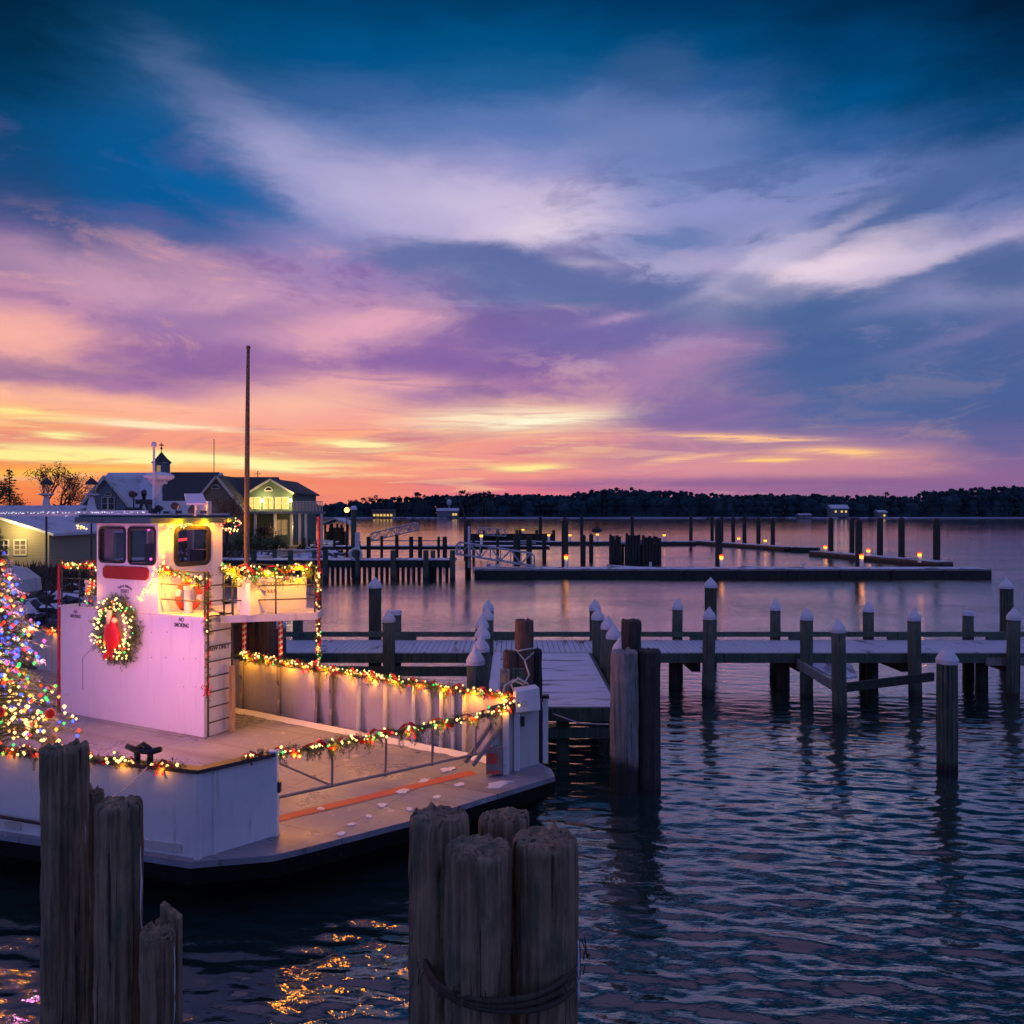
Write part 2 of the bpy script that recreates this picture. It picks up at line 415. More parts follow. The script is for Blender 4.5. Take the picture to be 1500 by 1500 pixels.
M['white_clean'] = paint('clean_white_paint', (.78,.78,.79), .22)
M['white_rust'] = paint('worn_white_paint', (.66,.66,.68), .5, rust=.8)
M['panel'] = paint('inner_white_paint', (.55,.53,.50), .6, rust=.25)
def deckf(n,b):
    p = n.pos(); x,y,z = n.sep(p)
    u = x*.887-y*.462; v = x*.462+y*.887
    j1 = n.smooth(n.m('ABSOLUTE', n.m('FRACT', u/1.8)-.5), .489,.497); j2 = n.smooth(n.m('ABSOLUTE', n.m('FRACT', v/1.22)-.5), .484,.495)
    a = n.noise(n.xyz(u*.35, v*2.2, 0.0), 1.0, 5, .6); big = n.noise(p, .8, 6, .62); fn_ = n.noise(p, 18.0, 4, .6)
    c = n.mix(n.smooth(big,.38,.66), (.18,.19,.22,1), (.28,.29,.33,1))
    c = n.mix(n.smooth(a,.53,.66)*.55, c, (.13,.12,.12,1))
    c = n.mix(n.smooth(n.noise(p, 2.6, 6, .7),.60,.70)*.7, c, (.62,.62,.68,1))
    c = n.mix(n.m('MAXIMUM', j1, j2)*.6, c, (.07,.06,.06,1))
    c = n.mix(n.smooth(n.noise(p, 5.0, 5, .7),.66,.72)*.8, c, (.24,.09,.05,1))
    n.put(b.inputs['Base Color'], c); n.put(b.inputs['Roughness'], n.smooth(big,.40,.60,.22,.62)+fn_*.1)
    n.put(b.inputs['Normal'], n.bump(fn_+n.noise(p,60.0,2,.5)*.5, .35, .006))
M['deck'] = mat('grey_deck_paint', deckf)
M['redline'] = paint('red_deck_paint', (.52,.07,.045), .45)
M['rail'] = paint('dark_green_rail', (.035,.05,.048), .3)
M['railgrey'] = paint('grey_rail', (.22,.21,.22), .6, rust=.5)
M['cap'] = paint('dark_cap_rail', (.05,.035,.035), .4, rust=.8)
M['hull'] = paint('black_hull_paint', (.006,.006,.007), .2, rough=.6, rust=.12, stain=(.03,.03,.03))
M['hull'].node_tree.nodes['Principled BSDF'].inputs['Specular IOR Level'].default_value = .12
M['teal'] = paint('teal_roof_edge', (.03,.09,.11), .3)
M['maroon'] = paint('maroon_board', (.30,.018,.015), .3)
M['ink'] = mat('lettering', col=(.05,.05,.09), rough=.6)
M['black'] = mat('black_rubber', col=(.012,.012,.014), rough=.5)
M['darkmetal'] = mat('dark_metal', col=(.05,.05,.055), rough=.4, metal=.7)
M['steel'] = paint('galvanised_steel', (.42,.43,.46), .3)
M['orange'] = mat('orange_life_ring', col=(.75,.10,.04), rough=.5)
M['red'] = mat('red_ribbon', col=(.72,.018,.02), rough=.42)
M['redpipe'] = paint('red_wrapped_pipe', (.5,.02,.03), .2)
M['gold'] = mat('cream_candle', col=(.85,.75,.45), rough=.4)
M['wood_raw'] = wood('new_timber', (.42,.26,.12), (.60,.42,.22), moss=0, line=.3)
M['pile'] = wood('weathered_pile', (.036,.052,.036), (.105,.130,.092), moss=.55, tide=.35)
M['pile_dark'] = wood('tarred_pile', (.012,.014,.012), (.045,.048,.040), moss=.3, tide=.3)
M['pile_fore'] = wood('old_grey_pile', (.062,.046,.026), (.30,.225,.135), moss=.6, scale=.8)
M['pile_pale'] = wood('bleached_pile', (.15,.145,.13), (.30,.29,.27), moss=.2, scale=.8, tide=.7)
M['pile_brown'] = wood('brown_pile', (.10,.055,.04), (.17,.10,.07), moss=.1, tide=.5)
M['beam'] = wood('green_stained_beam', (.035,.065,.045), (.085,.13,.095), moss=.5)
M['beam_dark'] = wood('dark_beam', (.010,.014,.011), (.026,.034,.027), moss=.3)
M['mastwood'] = wood('mast_wood', (.10,.07,.05), (.20,.14,.09), moss=0, line=.4)
M['snow'] = snowm('snow')
M['snow_thin'] = snowm('thin_wet_snow', 1.0, (.60,.61,.70), (.13,.13,.17), (1.6,.5,1))
M['snow_walk'] = snowm('walkway_snow', .75, (.66,.67,.76), (.12,.13,.16), (.55,2.6,1))
M['plank_snow'] = snowm('snowy_planks', .35, (.58,.60,.66), (.13,.13,.13), (3,.7,1))
M['pvc'] = mat('white_pile_cap', col=(.60,.61,.65), rough=.5)
def needle(n,b):
    info = n.noise(n.pos(), 9.0, 3, .6)
    n.put(b.inputs['Base Color'], n.mix(n.smooth(info,.35,.65), (.022,.07,.026,1), (.10,.15,.035,1)))
    b.inputs['Roughness'].default_value = .6
M['needle'] = mat('fir_needles', needle)
def scrub(n,b):
    i = n.noise(n.pos(), 1.2, 4, .6)
    n.put(b.inputs['Base Color'], n.mix(n.smooth(i,.35,.65), (.05,.035,.02,1), (.12,.085,.05,1))); b.inputs['Roughness'].default_value = .9
M['scrub'] = mat('dry_scrub', scrub)
M['bark'] = mat('bark', col=(.045,.032,.024), rough=.9)
M['twig'] = mat('bare_twigs', col=(.20,.095,.035), rough=.9)
def far(n,b):
    i = n.noise(n.pos(), .10, 5, .65)
    n.put(b.inputs['Base Color'], n.mix(n.smooth(i,.35,.65), (.012,.035,.045,1), (.035,.070,.085,1))); b.inputs['Roughness'].default_value = .95
    b.inputs['Specular IOR Level'].default_value = .1
M['farwood'] = mat('distant_woodland', far)
def rockf(n,b):
    p = n.pos(); i = n.noise(p, 2.5, 5, .6); nz = n.sep(E(n, n.new('ShaderNodeNewGeometry').outputs['Normal']))[2]
    c = n.mix(i, (.05,.055,.06,1), (.15,.15,.155,1))
    c = n.mix(n.smooth(nz+(i-.5)*.8,.55,.8), c, (.68,.70,.78,1))
    n.put(b.inputs['Base Color'], c); b.inputs['Roughness'].default_value = .85; n.put(b.inputs['Normal'], n.bump(i,.5,.08))
M['rock'] = mat('riprap_rock', rockf)
def landf(n,b):
    p = n.pos(); i = n.noise(p, .35, 6, .65); j = n.noise(p, 2.2, 5, .6)
    c = n.mix(n.smooth(i,.44,.56), (.50,.52,.62,1), (.085,.065,.045,1))
    c = n.mix(n.smooth(j,.55,.7)*.6, c, (.05,.04,.03,1))
    n.put(b.inputs['Base Color'], c); b.inputs['Roughness'].default_value = .9
M['land'] = mat('snowy_shore', landf)
def roofsnow(n,b):
    p = n.pos(); i = n.noise(p, .8, 5, .6)
    n.put(b.inputs['Base Color'], n.mix(n.smooth(i,.5,.75), (.50,.54,.62,1), (.20,.24,.30,1))); b.inputs['Roughness'].default_value = .6
M['roof_snow'] = mat('snowy_roof', roofsnow)
def shingle(n,b):
    p = n.pos(); i = n.noise(n.scale(p,1,1,6), 1.5, 4, .6)
    n.put(b.inputs['Base Color'], n.mix(i, (.02,.024,.03,1), (.06,.06,.065,1))); b.inputs['Roughness'].default_value = .8
M['shingle'] = mat('dark_shingles', shingle)
def siding(name, c):
    def fn(n,b):
        p = n.pos(); z = n.sep(p)[2]; s = n.m('FRACT', z*5.0); i = n.noise(p, .7, 4, .6)
        k = n.mix(n.smooth(s,.85,.97)*.5, (*c,1), (c[0]*.4,c[1]*.4,c[2]*.4,1))
        n.put(b.inputs['Base Color'], n.mix(i*.35, k, (c[0]*.6,c[1]*.6,c[2]*.6,1))); b.inputs['Roughness'].default_value = .8
    return mat(name, fn)
M['side_green'] = siding('green_siding', (.10,.15,.11))
M['side_grey'] = siding('grey_siding', (.17,.19,.21))
M['side_tan'] = siding('tan_siding', (.30,.26,.17))
M['side_brown'] = siding('brown_siding', (.20,.16,.12))
M['side_teal'] = siding('teal_siding', (.10,.16,.17))
M['trim'] = mat('pale_trim', col=(.55,.50,.42), rough=.6)
M['pane_dark'] = mat('dark_glass', col=(.015,.02,.03), rough=.08)
M['pane_lit'] = emis('lit_window', (1,.62,.16), 1.3)
M['pane_dim'] = emis('dim_lit_window', (.9,.55,.2), .35)
def glass(n,b):
    t = n.t; tr = n.new('ShaderNodeBsdfTransparent'); tr.inputs[0].default_value = (.75,.78,.85,1)
    gl = n.new('ShaderNodeBsdfGlossy'); gl.inputs['Roughness'].default_value = .02
    fr = n.new('ShaderNodeFresnel'); fr.inputs[0].default_value = 1.5
    mx = n.new('ShaderNodeMixShader'); t.links.new(fr.outputs[0], mx.inputs[0]); t.links.new(tr.outputs[0], mx.inputs[1]); t.links.new(gl.outputs[0], mx.inputs[2])
    t.links.new(mx.outputs[0], t.nodes['Material Output'].inputs[0])
M['glass'] = mat('window_glass', glass)
BULB = {'warm':((1,.60,.20),3.2), 'red':((1,.05,.03),2.4), 'green':((.08,.9,.18),1.6), 'blue':((.06,.10,1),3.2), 'pink':((1,.10,.45),2.2), 'white':((.85,.85,1),1.6), 'amber':((1,.36,.05),3.0)}
for k,(c,s) in BULB.items():
    M['b_'+k] = emis('bulb_'+k, c, s); M['b_'+k].cycles.emission_sampling = 'NONE'
M['lamp_amber'] = emis('amber_lamp', (1,.38,.04), 3.2)
M['lamp_red'] = emis('red_lamp', (1,.08,.02), 1.6)
M['neon'] = emis('red_neon', (1,.03,.05), 3)

# ------------------------------------------------------------------ water
def waterf(n,b):
    t = n.t; p = n.pos(); x,y,z = n.sep(p)
    a = n.noise(n.scale(p,2.0,4.6,1), 1.0, 4, .55, .6); c = n.noise(n.scale(p,7,15,1), 1.0, 3, .55, .3)
    f = n.noise(n.scale(p,.07,.13,1), 1.0, 3, .5)
    calm = n.smooth(f,.35,.65,.45,1.0)
    near = n.smooth(y, 14.0, 34.0, .9, 1.9); far_ = n.smooth(y, 60.0, 250.0, 1.0, .25)
    nr = n.bump((a+c*.40)*calm*far_*near, .7, .022)
    rg = n.smooth(y, 20.0, 300.0, .03, .07)
    gl = n.new('ShaderNodeBsdfGlossy'); gl.inputs['Color'].default_value = (1,.91,.93,1); n.put(gl.inputs['Roughness'], rg); n.put(gl.inputs['Normal'], nr)
    df = n.new('ShaderNodeBsdfDiffuse'); df.inputs[0].default_value = (.010,.032,.030,1)
    fr = n.new('ShaderNodeFresnel'); fr.inputs[0].default_value = 1.75; n.put(fr.inputs['Normal'], nr)
    mx = n.new('ShaderNodeMixShader'); n.put(mx.inputs[0], n.m('MINIMUM', E(n, fr.outputs[0])*1.7, 1.0))
    t.links.new(df.outputs[0], mx.inputs[1]); t.links.new(gl.outputs[0], mx.inputs[2])
    t.links.new(mx.outputs[0], t.nodes['Material Output'].inputs[0])
M['water'] = mat('harbour_water', waterf)
def build_water():
    Y = np.concatenate([5.5*np.exp(np.linspace(0, math.log(50/5.5), 860)), 50*np.exp(np.linspace(0, math.log(70), 130)[1:])])
    rows = len(Y); cols = 700; s = np.linspace(-1.15,1.15,cols)
    yy, ss = np.meshgrid(Y, s, indexing='ij'); xx = ss*(yy+7)
    rng = np.random.default_rng(3); zz = np.zeros_like(xx); cell = np.maximum(np.gradient(Y)[:,None], 1.6*(yy+7)/cols)
    for i in range(34):
        lam = .17*1.062**i; th = rng.normal(1.42,.45); k = 2*PI/lam; a = .0043*lam**.9 if lam < .55 else .0043*.55**.9*(.55/lam)**.9
        ph = rng.uniform(0,2*PI)
        warp = .35*np.sin(xx*.7/lam+ph)+.3*np.sin(yy*.5/lam+2*ph)
        fade = np.clip((lam/cell-2.5)/3,0,1)*np.clip(1.3-yy/32,.16,1)
        zz += a*fade*np.sin(k*(xx*math.cos(th)+yy*math.sin(th))+ph+warp*1.5)
    v = np.stack([xx,yy,zz],-1).reshape(-1,3)
    i = np.arange(rows-1)[:,None]*cols+np.arange(cols-1)[None,:]
    f = np.stack([i,i+1,i+cols+1,i+cols],-1).reshape(-1,4)
    # quiet water beside and behind the camera
    n0 = len(v); a0=1.15*12.5; a1=1.15*3507
    ex = np.array([[-9000,-800,-.03],[9000,-800,-.03],[9000,5.5,-.03],[-9000,5.5,-.03],[-a0,5.5,-.03],[-a1,3500,-.03],[-9000,3500,-.03],[a0,5.5,-.03],[a1,3500,-.03],[9000,3500,-.03]])
    v = np.vstack([v,ex]); f = np.vstack([f,[[n0,n0+1,n0+2,n0+3],[n0+3,n0+4,n0+5,n0+6],[n0+7,n0+2,n0+9,n0+8]]])
    me = bpy.data.meshes.new('water'); me.vertices.add(len(v)); me.vertices.foreach_set('co', v.ravel())
    me.loops.add(len(f)*4); me.loops.foreach_set('vertex_index', f.ravel().astype(np.int32))
    me.polygons.add(len(f)); me.polygons.foreach_set('loop_start', np.arange(0,len(f)*4,4,dtype=np.int32)); me.polygons.foreach_set('loop_total', np.full(len(f),4,dtype=np.int32))
    me.polygons.foreach_set('use_smooth', np.ones(len(f),dtype=bool)); me.update(calc_edges=True); me.validate()
    me.materials.append(M['water']); o = bpy.data.objects.new('water', me); C.objects.link(o); o['kind'] = 'structure'
build_water()
# ------------------------------------------------------------------ fairy lights, garlands
def bulbs_part(parent, pts_by_col, r=.018):
    for k, pts in pts_by_col.items():
        if not pts: continue
        mb = MB()
        for p in pts:
            rr = r*random.uniform(.8,1.25)
            x,y,z = p; mb.add([(x+rr,y,z),(x,y+rr,z),(x-rr,y,z),(x,y-rr,z),(x,y,z+rr*1.2),(x,y,z-rr*1.2),
                (x+rr*.75,y+rr*.75,z+rr*.3),(x-rr*.75,y+rr*.75,z+rr*.3),(x-rr*.75,y-rr*.75,z+rr*.3),(x+rr*.75,y-rr*.75,z+rr*.3)],
                [(0,6,4),(6,1,4),(1,7,4),(7,2,4),(2,8,4),(8,3,4),(3,9,4),(9,0,4),(0,5,1,6),(1,5,2,7),(2,5,3,8),(3,5,0,9)])
        obj('light_bulbs', mb, M['b_'+k], parent, kind='stuff', label={'warm':'warm yellow bulbs','red':'red bulbs','green':'green bulbs','blue':'blue bulbs','pink':'pink bulbs','white':'cool white bulbs','amber':'amber bulbs'}[k])
def lamp(parent, p, col, e, r=.02):
    l = bpy.data.lights.new('bulb_glow','POINT'); l.energy = e*LE; l.color = col; l.shadow_soft_size = r
    o = bpy.data.objects.new('bulb_glow', l); C.objects.link(o); o.parent = parent; o.location = Vector(p)-wloc(parent)
def resample(pts, step):
    pts = [Vector(p) for p in pts]; out = []; 
    for a,b in zip(pts, pts[1:]):
        n = max(1,int((b-a).length/step))
        for i in range(n): out.append(a.lerp(b, i/n))
    out.append(pts[-1]); return out
def rv(s=1.0): return Vector((random.gauss(0,s),random.gauss(0,s),random.gauss(0,s)))
WARM = (1,.36,.02); WARM2 = (1,.34,.0); LE = 3.4
def blade(mb, p, d, L, w):
    d = d.normalized(); s = d.cross(rv()).normalized()*w
    mb.add([p-s, p+s, p+d*L*.6+s*.7, p+d*L, p+d*L*.6-s*.7], [(0,1,2,3,4)])
def sprig(mb, p, d, L, k=26):
    d = d.normalized()
    for i in range(k):
        t = i/k; q = p+d*L*t; side = d.cross(rv()).normalized()
        blade(mb, q, side*.9+d*.8, .035+.045*(1-t), .0035)
def garland(name, label, pts, group, rad=.068, dens=1.0, hang=.35, ribbon=True, bulbn=15, cols=(('warm',.78),('red',.12),('green',.10)), energy=1.0, bulb_r=.019, lampstep=.55, spread=1.0, glow=None):
    root = thing(name, label, 'garland', tuple(pts[0]), group=group)
    path = resample(pts, .05); g = MB()
    for p in path:
        for _ in range(int(3*dens)+1):
            d = rv(); d.z = d.z*.7-.3
            sprig(g, p+rv(rad*.25), d, random.uniform(.06,.12)*rad/.055, 12)
        if random.random() < hang*.35:
            for _ in range(3): sprig(g, p, Vector((random.gauss(0,.35),random.gauss(0,.35),-1)), random.uniform(.12,.28), 30)
    wire = MB(); wire.tube([p+rv(.008) for p in path[::3]]+[path[-1]], .006, 5); 
    obj('greenery', g, M['needle'], root); obj('wire', wire, M['rail'], root)
    if ribbon:
        rb = MB(); ph = random.random()*6; pr = None; acc = 0
        d0 = (path[-1]-path[0]).normalized(); u = d0.cross(Vector((.3,.8,.5))).normalized(); v2 = d0.cross(u)
        seg = []
        for i,p in enumerate(path):
            a = ph+i*.62; r = rad*(1.05+.25*math.sin(i*1.7))
            c = p+(u*math.cos(a)+v2*math.sin(a))*r; seg.append((c, (d0*.8+rv(.25)).normalized()*random.uniform(.024,.050)))
        for (a,wa),(b,wb) in zip(seg,seg[1:]):
            rb.add([a-wa,a+wa,b+wb,b-wb],[(0,1,2,3)])
        obj('ribbon', rb, M['red'], root)
        n = max(1,int((path[-1]-path[0]).length/.75))
        for k in range(n):
            p = path[min(len(path)-1, int((k+random.uniform(.2,.8))/n*len(path)))]; bw = MB()
            bow(bw, p+Vector((-.01,-rad*.9,.0)), Vector((1,0,0)), Vector((0,0,1)), .07*random.uniform(.8,1.3))
            obj('bow', bw, M['red'], root, smooth=True)
    L = sum((b-a).length for a,b in zip(path,path[1:]))
    by = {}
    for i in range(int(L*bulbn)):
        p = path[random.randrange(len(path))]+rv(rad*.5*spread)+Vector((0,-rad*.35,0)); x = random.random()
        for c,f in cols:
            x -= f
            if x <= 0: break
        by.setdefault(c,[]).append(p)
    bulbs_part(root, by, bulb_r)
    m = max(1,int(L/lampstep))
    if energy > 0:
        for k in range(m):
            p = path[min(len(path)-1,int((k+.5)/m*len(path)))]
            lamp(root, p+Vector((0,-rad*1.5,-.05)), glow or WARM, energy*lampstep/.55)
    return root
def bow(mb, c, r, u, s):                  # two loops, a knot and two tails
    n = r.cross(u)
    for sg in (-1,1):
        vs = []
        for i in range(9):
            a = i/8*2*PI; x = (1-math.cos(a))*.55; y = math.sin(a)*.42*(.4+x)
            for z in (-.22,.22): vs.append(c+r*(sg*x*s)+u*(y*s+x*.2*s)+n*(z*s))
        mb.add(vs, [(2*i,2*i+1,2*i+3,2*i+2) for i in range(8)])
        vs = []
        for i in range(5):
            t = i/4; p = c+r*sg*(.15+.55*t+.08*math.sin(t*6))*s-u*t*1.7*s-n*(.1+.15*math.sin(t*5))*s
            vs += [p-r*.18*s*(.6+.5*t), p+r*.18*s*(.6+.5*t)]
        mb.add(vs, [(2*i,2*i+1,2*i+3,2*i+2) for i in range(4)])
    mb.ball(c-n*(.0), .2*s, 8, 5)
def droop(a, b, sag, n=10):
    a = Vector(a); b = Vector(b)
    return [a.lerp(b,i/n)-Vector((0,0,sag*4*(i/n)*(1-i/n))) for i in range(n+1)]
# ------------------------------------------------------------------ ferry
O2 = Vector((-5.86,15.6)); e1 = Vector((.887,-.462)); e2 = Vector((.462,.887)); DK = .70
def FP(s, d, z): p = O2+e1*s+e2*d; return Vector((p.x,p.y,z))
def fbox(mb, s0,s1,d0,d1,z0,z1):
    mb.hexa([FP(s0,d0,z0),FP(s1,d0,z0),FP(s1,d1,z0),FP(s0,d1,z0),FP(s0,d0,z1),FP(s1,d0,z1),FP(s1,d1,z1),FP(s0,d1,z1)])
def front(px, py, d=0):                  # photo pixel -> (s, z) on the front plane at depth d
    k = (px-750)/F; b = O2+e2*d
    s = (k*b.y-b.x)/(e1.x-k*e1.y); Y = b.y+e1.y*s
    return s, CH-(py-750)/F*Y
def side(px, py, s=0):                   # -> (d, z) on the plane at s
    k = (px-750)/F; b = O2+e1*s
    d = (k*b.y-b.x)/(e2.x-k*e2.y); Y = b.y+e2.y*d
    return d, CH-(py-750)/F*Y
def holed(mb, P, u0,u1,z0,z1, holes, th):   # P(u, t, z): wall with window openings
    us = sorted({u0,u1,*[h[0] for h in holes],*[h[1] for h in holes]}); zs = sorted({z0,z1,*[h[2] for h in holes],*[h[3] for h in holes]})
    def solid(i,j):
        if not (0 <= i < len(us)-1 and 0 <= j < len(zs)-1): return False
        u = (us[i]+us[i+1])/2; z = (zs[j]+zs[j+1])/2
        return not any(h[0]<u<h[1] and h[2]<z<h[3] for h in holes)
    for i in range(len(us)-1):
        for j in range(len(zs)-1):
            if not solid(i,j): continue
            a,b,c,d = us[i],us[i+1],zs[j],zs[j+1]
            mb.add([P(a,0,c),P(b,0,c),P(b,0,d),P(a,0,d)],[(0,1,2,3)]); mb.add([P(a,th,c),P(b,th,c),P(b,th,d),P(a,th,d)],[(3,2,1,0)])
            for (ii,jj,q) in ((i-1,j,[(a,c),(a,d)]),(i+1,j,[(b,c),(b,d)]),(i,j-1,[(a,c),(b,c)]),(i,j+1,[(a,d),(b,d)])):
                if not solid(ii,jj):
                    (p,r),(s,t) = q; mb.add([P(p,0,r),P(s,0,t),P(s,th,t),P(p,th,r)],[(0,1,2,3)])
ferry = thing('ferry', 'small white car ferry hung with lit garlands, moored beside the pier', 'ferry', (-5,14.5,0))
NEAR = [(-13.2,16.8),(-11.5,12.75),(-6.94,11.1),(-3.9,10.2)]
BOWL = [(-3.9,10.2),(-3.18,10.9)]; BOWR = [(-.35,13.38),(.40,13.98)]
FARS = [(.40,13.98),(-5.85,18.0),(-13.2,22.6)]
outline = [(-13.6,16.6),(-11.7,12.6),(-6.98,10.98),(-3.95,10.06),(-3.0,10.26),(-2.64,10.5),(-1.45,11.38),(.70,13.33),(.66,13.7),(.45,14.1),(-5.8,18.12),(-13.6,22.9)]
inner = [(-12.6,16.9),(-10.9,13.7),(-6.7,12.0),(-3.9,11.2),(-3.2,11.3),(-2.9,11.5),(-1.9,12.2),(-.5,13.3),(-.5,13.5),(-.6,13.7),(-6.1,17.2),(-12.9,21.6)]
h = MB(); h.prism(outline, .42, .62, outline); obj('rubbing_strake', h, M['hull'], ferry)
h = MB(); h.prism([(x*.995-.03,y+.04) for x,y in outline], -.4, .42, inner); obj('hull', h, M['hull'], ferry)
h = MB(); h.prism(outline, .62, DK); obj('deck', h, M['deck'], ferry)
# thin wet snow lying on the bow apron and round the deck edge
h = MB()
for (px,py,a,b) in [(515,1208,14,3),(590,1160,20,4),(620,1144,16,3),(655,1128,24,4),(706,1104,30,4),(730,1150,40,5),(470,1185,10,3),(560,1180,14,4),(540,1196,12,3),(640,1168,10,3),(672,1150,16,3),(600,1186,12,3),(500,1222,16,4)]:
    pts = []
    for k in range(15):
        t = 2*PI*k/15; p = G(px+a*.5*math.cos(t)*random.uniform(.4,1.3)+b*math.sin(t)*.8, py+b*.7*math.sin(t)*random.uniform(.4,1.3)-a*.12*math.cos(t), DK)
        pts.append((p.x,p.y))
    h.prism(pts[::-1], DK-.01, DK+.012)
obj('snow_patches', h, M['snow'], ferry, label='thin snow patches on the bow apron', kind='stuff')
h = MB(); a,b = G(404,1205,DK), G(699,1134,DK); nn = Vector((-(b-a).y,(b-a).x,0)).normalized()*.22
h.add([a+Vector((0,0,.006)), b+Vector((0,0,.006)), b+nn+Vector((0,0,.006)), a+nn+Vector((0,0,.006))],[(0,1,2,3)]); obj('red_stripe', h, M['redline'], ferry)
ZT = 1.76
def bulwark(pts, name='bulwark', m='white', th=.07, cap=True, z0=DK):
    q = MB(); q.wallstrip(pts, z0, ZT, th); w_ = obj(name, q, M[m], ferry)
    if cap: q = MB(); q.wallstrip(pts, ZT, ZT+.05, th+.09); obj('cap_rail', q, M['cap'], w_)
    return w_
nb = bulwark(NEAR+[BOWL[1]])
# frames, scuppers and seams on the near side
def along(a, b, t): return (a[0]+(b[0]-a[0])*t, a[1]+(b[1]-a[1])*t)
for (a,b,t0,t1) in [(NEAR[2],NEAR[3],.045,.13),(NEAR[2],NEAR[3],.70,.93)]:
    p,q_ = along(a,b,t0),along(a,b,t1); q = MB(); d = Vector((q_[0]-p[0],q_[1]-p[1])).normalized(); nrm = Vector((d.y,-d.x))*.045
    P0 = Vector((p[0],p[1],0))+Vector((nrm.x,nrm.y,0)); P1 = Vector((q_[0],q_[1],0))+Vector((nrm.x,nrm.y,0))
    q.bar(P0+Vector((0,0,.80)), P1+Vector((0,0,.80)), .02, .11); obj('scupper', q, M['panel'], nb, label='pale bar coloured as a lit scupper opening, foot of the near side')  # solid pale bar stands in for light showing through the opening
q = MB()
for t in (0,.34,.68): 
    p = along(NEAR[1],NEAR[2],t); q.box(p[0]-.03,p[0]+.03,p[1]-.065,p[1]-.03,DK,ZT-.02)
p = NEAR[3]; q.tube([(p[0],p[1]-.03,DK),(p[0],p[1]-.03,ZT)], .05, 8)
p = along(NEAR[3],BOWL[1],.18); q.tube([(p[0]+.03,p[1]-.03,DK),(p[0]+.03,p[1]-.03,ZT-.03)], .02, 6)
parts('frame', q, M['white'], nb)
q = MB(); q.tube([(-9,11.7,1.15),(-8,11.3,1.05),(-6.95,10.98,.93),(-6.2,10.78,.90),(-5.9,10.70,.92)], .025, 6); obj('fender_line', q, M['black'], nb)
q = MB(); a=Vector((*BOWL[1],0)); q.hexa([a+Vector(v) for v in [(-.06,-.06,DK),(.07,-.06,DK),(.07,.06,DK),(-.06,.06,DK),(-.06,-.06,1.83),(.07,-.06,1.83),(.07,.06,1.83),(-.06,.06,1.83)]])
obj('gate_post', q, M['white_clean'], ferry, bevel=.01)
q = MB(); q.box(a.x+.07,a.x+.11,a.y-.05,a.y+.02,1.28,1.42); q.box(a.x-.12,a.x-.06,a.y-.05,a.y,1.22,1.34); parts('hinge', q, M['darkmetal'], ferry)
# far side with ribs
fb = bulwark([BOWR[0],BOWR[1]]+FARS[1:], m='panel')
q = MB()
for px in (607,629,647,664,680,565,527):
    k=(px-750)/F; ax,ay=FARS[1]; bx,by=FARS[0]; t=(k*ay-ax)/((bx-ax)-k*(by-ay)); p=along(FARS[1],FARS[0],t)
    q.hexa([(p[0]-.03-.06*0,p[1]-.22,DK),(p[0]+.03,p[1]-.20,DK),(p[0]+.05,p[1]-.04,DK),(p[0]-.03,p[1]-.04,DK),(p[0]-.03,p[1]-.12,ZT-.02),(p[0]+.03,p[1]-.10,ZT-.02),(p[0]+.05,p[1]-.04,ZT-.02),(p[0]-.03,p[1]-.04,ZT-.02)])
parts('rib', q, M['white'], fb)
q = MB()
for px in (487,466,411,357):
    k=(px-750)/F; ax,ay=FARS[1]; bx,by=FARS[0]; t=(k*ay-ax)/((bx-ax)-k*(by-ay)); p=along(FARS[1],FARS[0],t)
    zz=[DK,DK+.25,DK+.35,DK+.65,DK+.75,ZT-.02]; ww=[.24,.24,.16,.16,.22,.22]
    for i in range(5):
        q.hexa([(p[0]-.025,p[1]-ww[i],zz[i]),(p[0]+.025,p[1]-ww[i],zz[i]),(p[0]+.035,p[1]-.04,zz[i]),(p[0]-.025,p[1]-.04,zz[i]),(p[0]-.025,p[1]-ww[i+1],zz[i+1]),(p[0]+.025,p[1]-ww[i+1],zz[i+1]),(p[0]+.035,p[1]-.04,zz[i+1]),(p[0]-.025,p[1]-.04,zz[i+1])])
parts('rib', q, M['railgrey'], fb, label='grey notched ribs of the far side')
q = MB(); 
for i in range(40):
    t = i/40; t2=(i+1)/40; p=along((-6.0,17.85),(.1,13.95),t); r_=along((-6.0,17.85),(.1,13.95),t2); wv=.10+.07*mn.noise(Vector((i*.6,0,0)))
    q.add([(p[0],p[1]-.04,DK+.05),(r_[0],r_[1]-.04,DK+.05),(r_[0],r_[1]-.18-wv,DK+.008),(p[0],p[1]-.18-wv,DK+.008)],[(0,1,2,3)])
obj('snow_drift', q, M['snow'], ferry, label='line of snow along the foot of the far side')
# bow corner by the pier: heavy posts, box and panel
q = MB()
for (px,base,wd,top) in [(724,1132,.10,1.62),(741,1133,.11,1.72),(757,1128,.10,1.70)]:
    p = G(px,base,DK); q.box(p.x-wd/2,p.x+wd/2,p.y-.07,p.y+.10,DK,top)
parts('corner_post', q, M['white_rust'], ferry, bevel=.01)
q = MB(); p = G(799,1116,DK); q.box(p.x-.045,p.x+.045,p.y-.05,p.y+.06,DK,1.80); obj('end_post', q, M['white'], ferry)
q = MB(); q.box(p.x-.06,p.x+.06,p.y-.06,p.y+.07,1.80,1.85); obj('post_cap', q, M['black'], ferry)
q = MB(); p=Vector((.22,13.66,0)); q.hexa([(p.x-.16,p.y-.14,1.68),(p.x+.26,p.y+.05,1.68),(p.x+.2,p.y+.35,1.68),(p.x-.2,p.y+.2,1.68),(p.x-.16,p.y-.12,2.03),(p.x+.24,p.y+.05,2.06),(p.x+.18,p.y+.33,2.06),(p.x-.2,p.y+.2,2.03)])
obj('fairlead_box', q, M['white_clean'], ferry, bevel=.012)
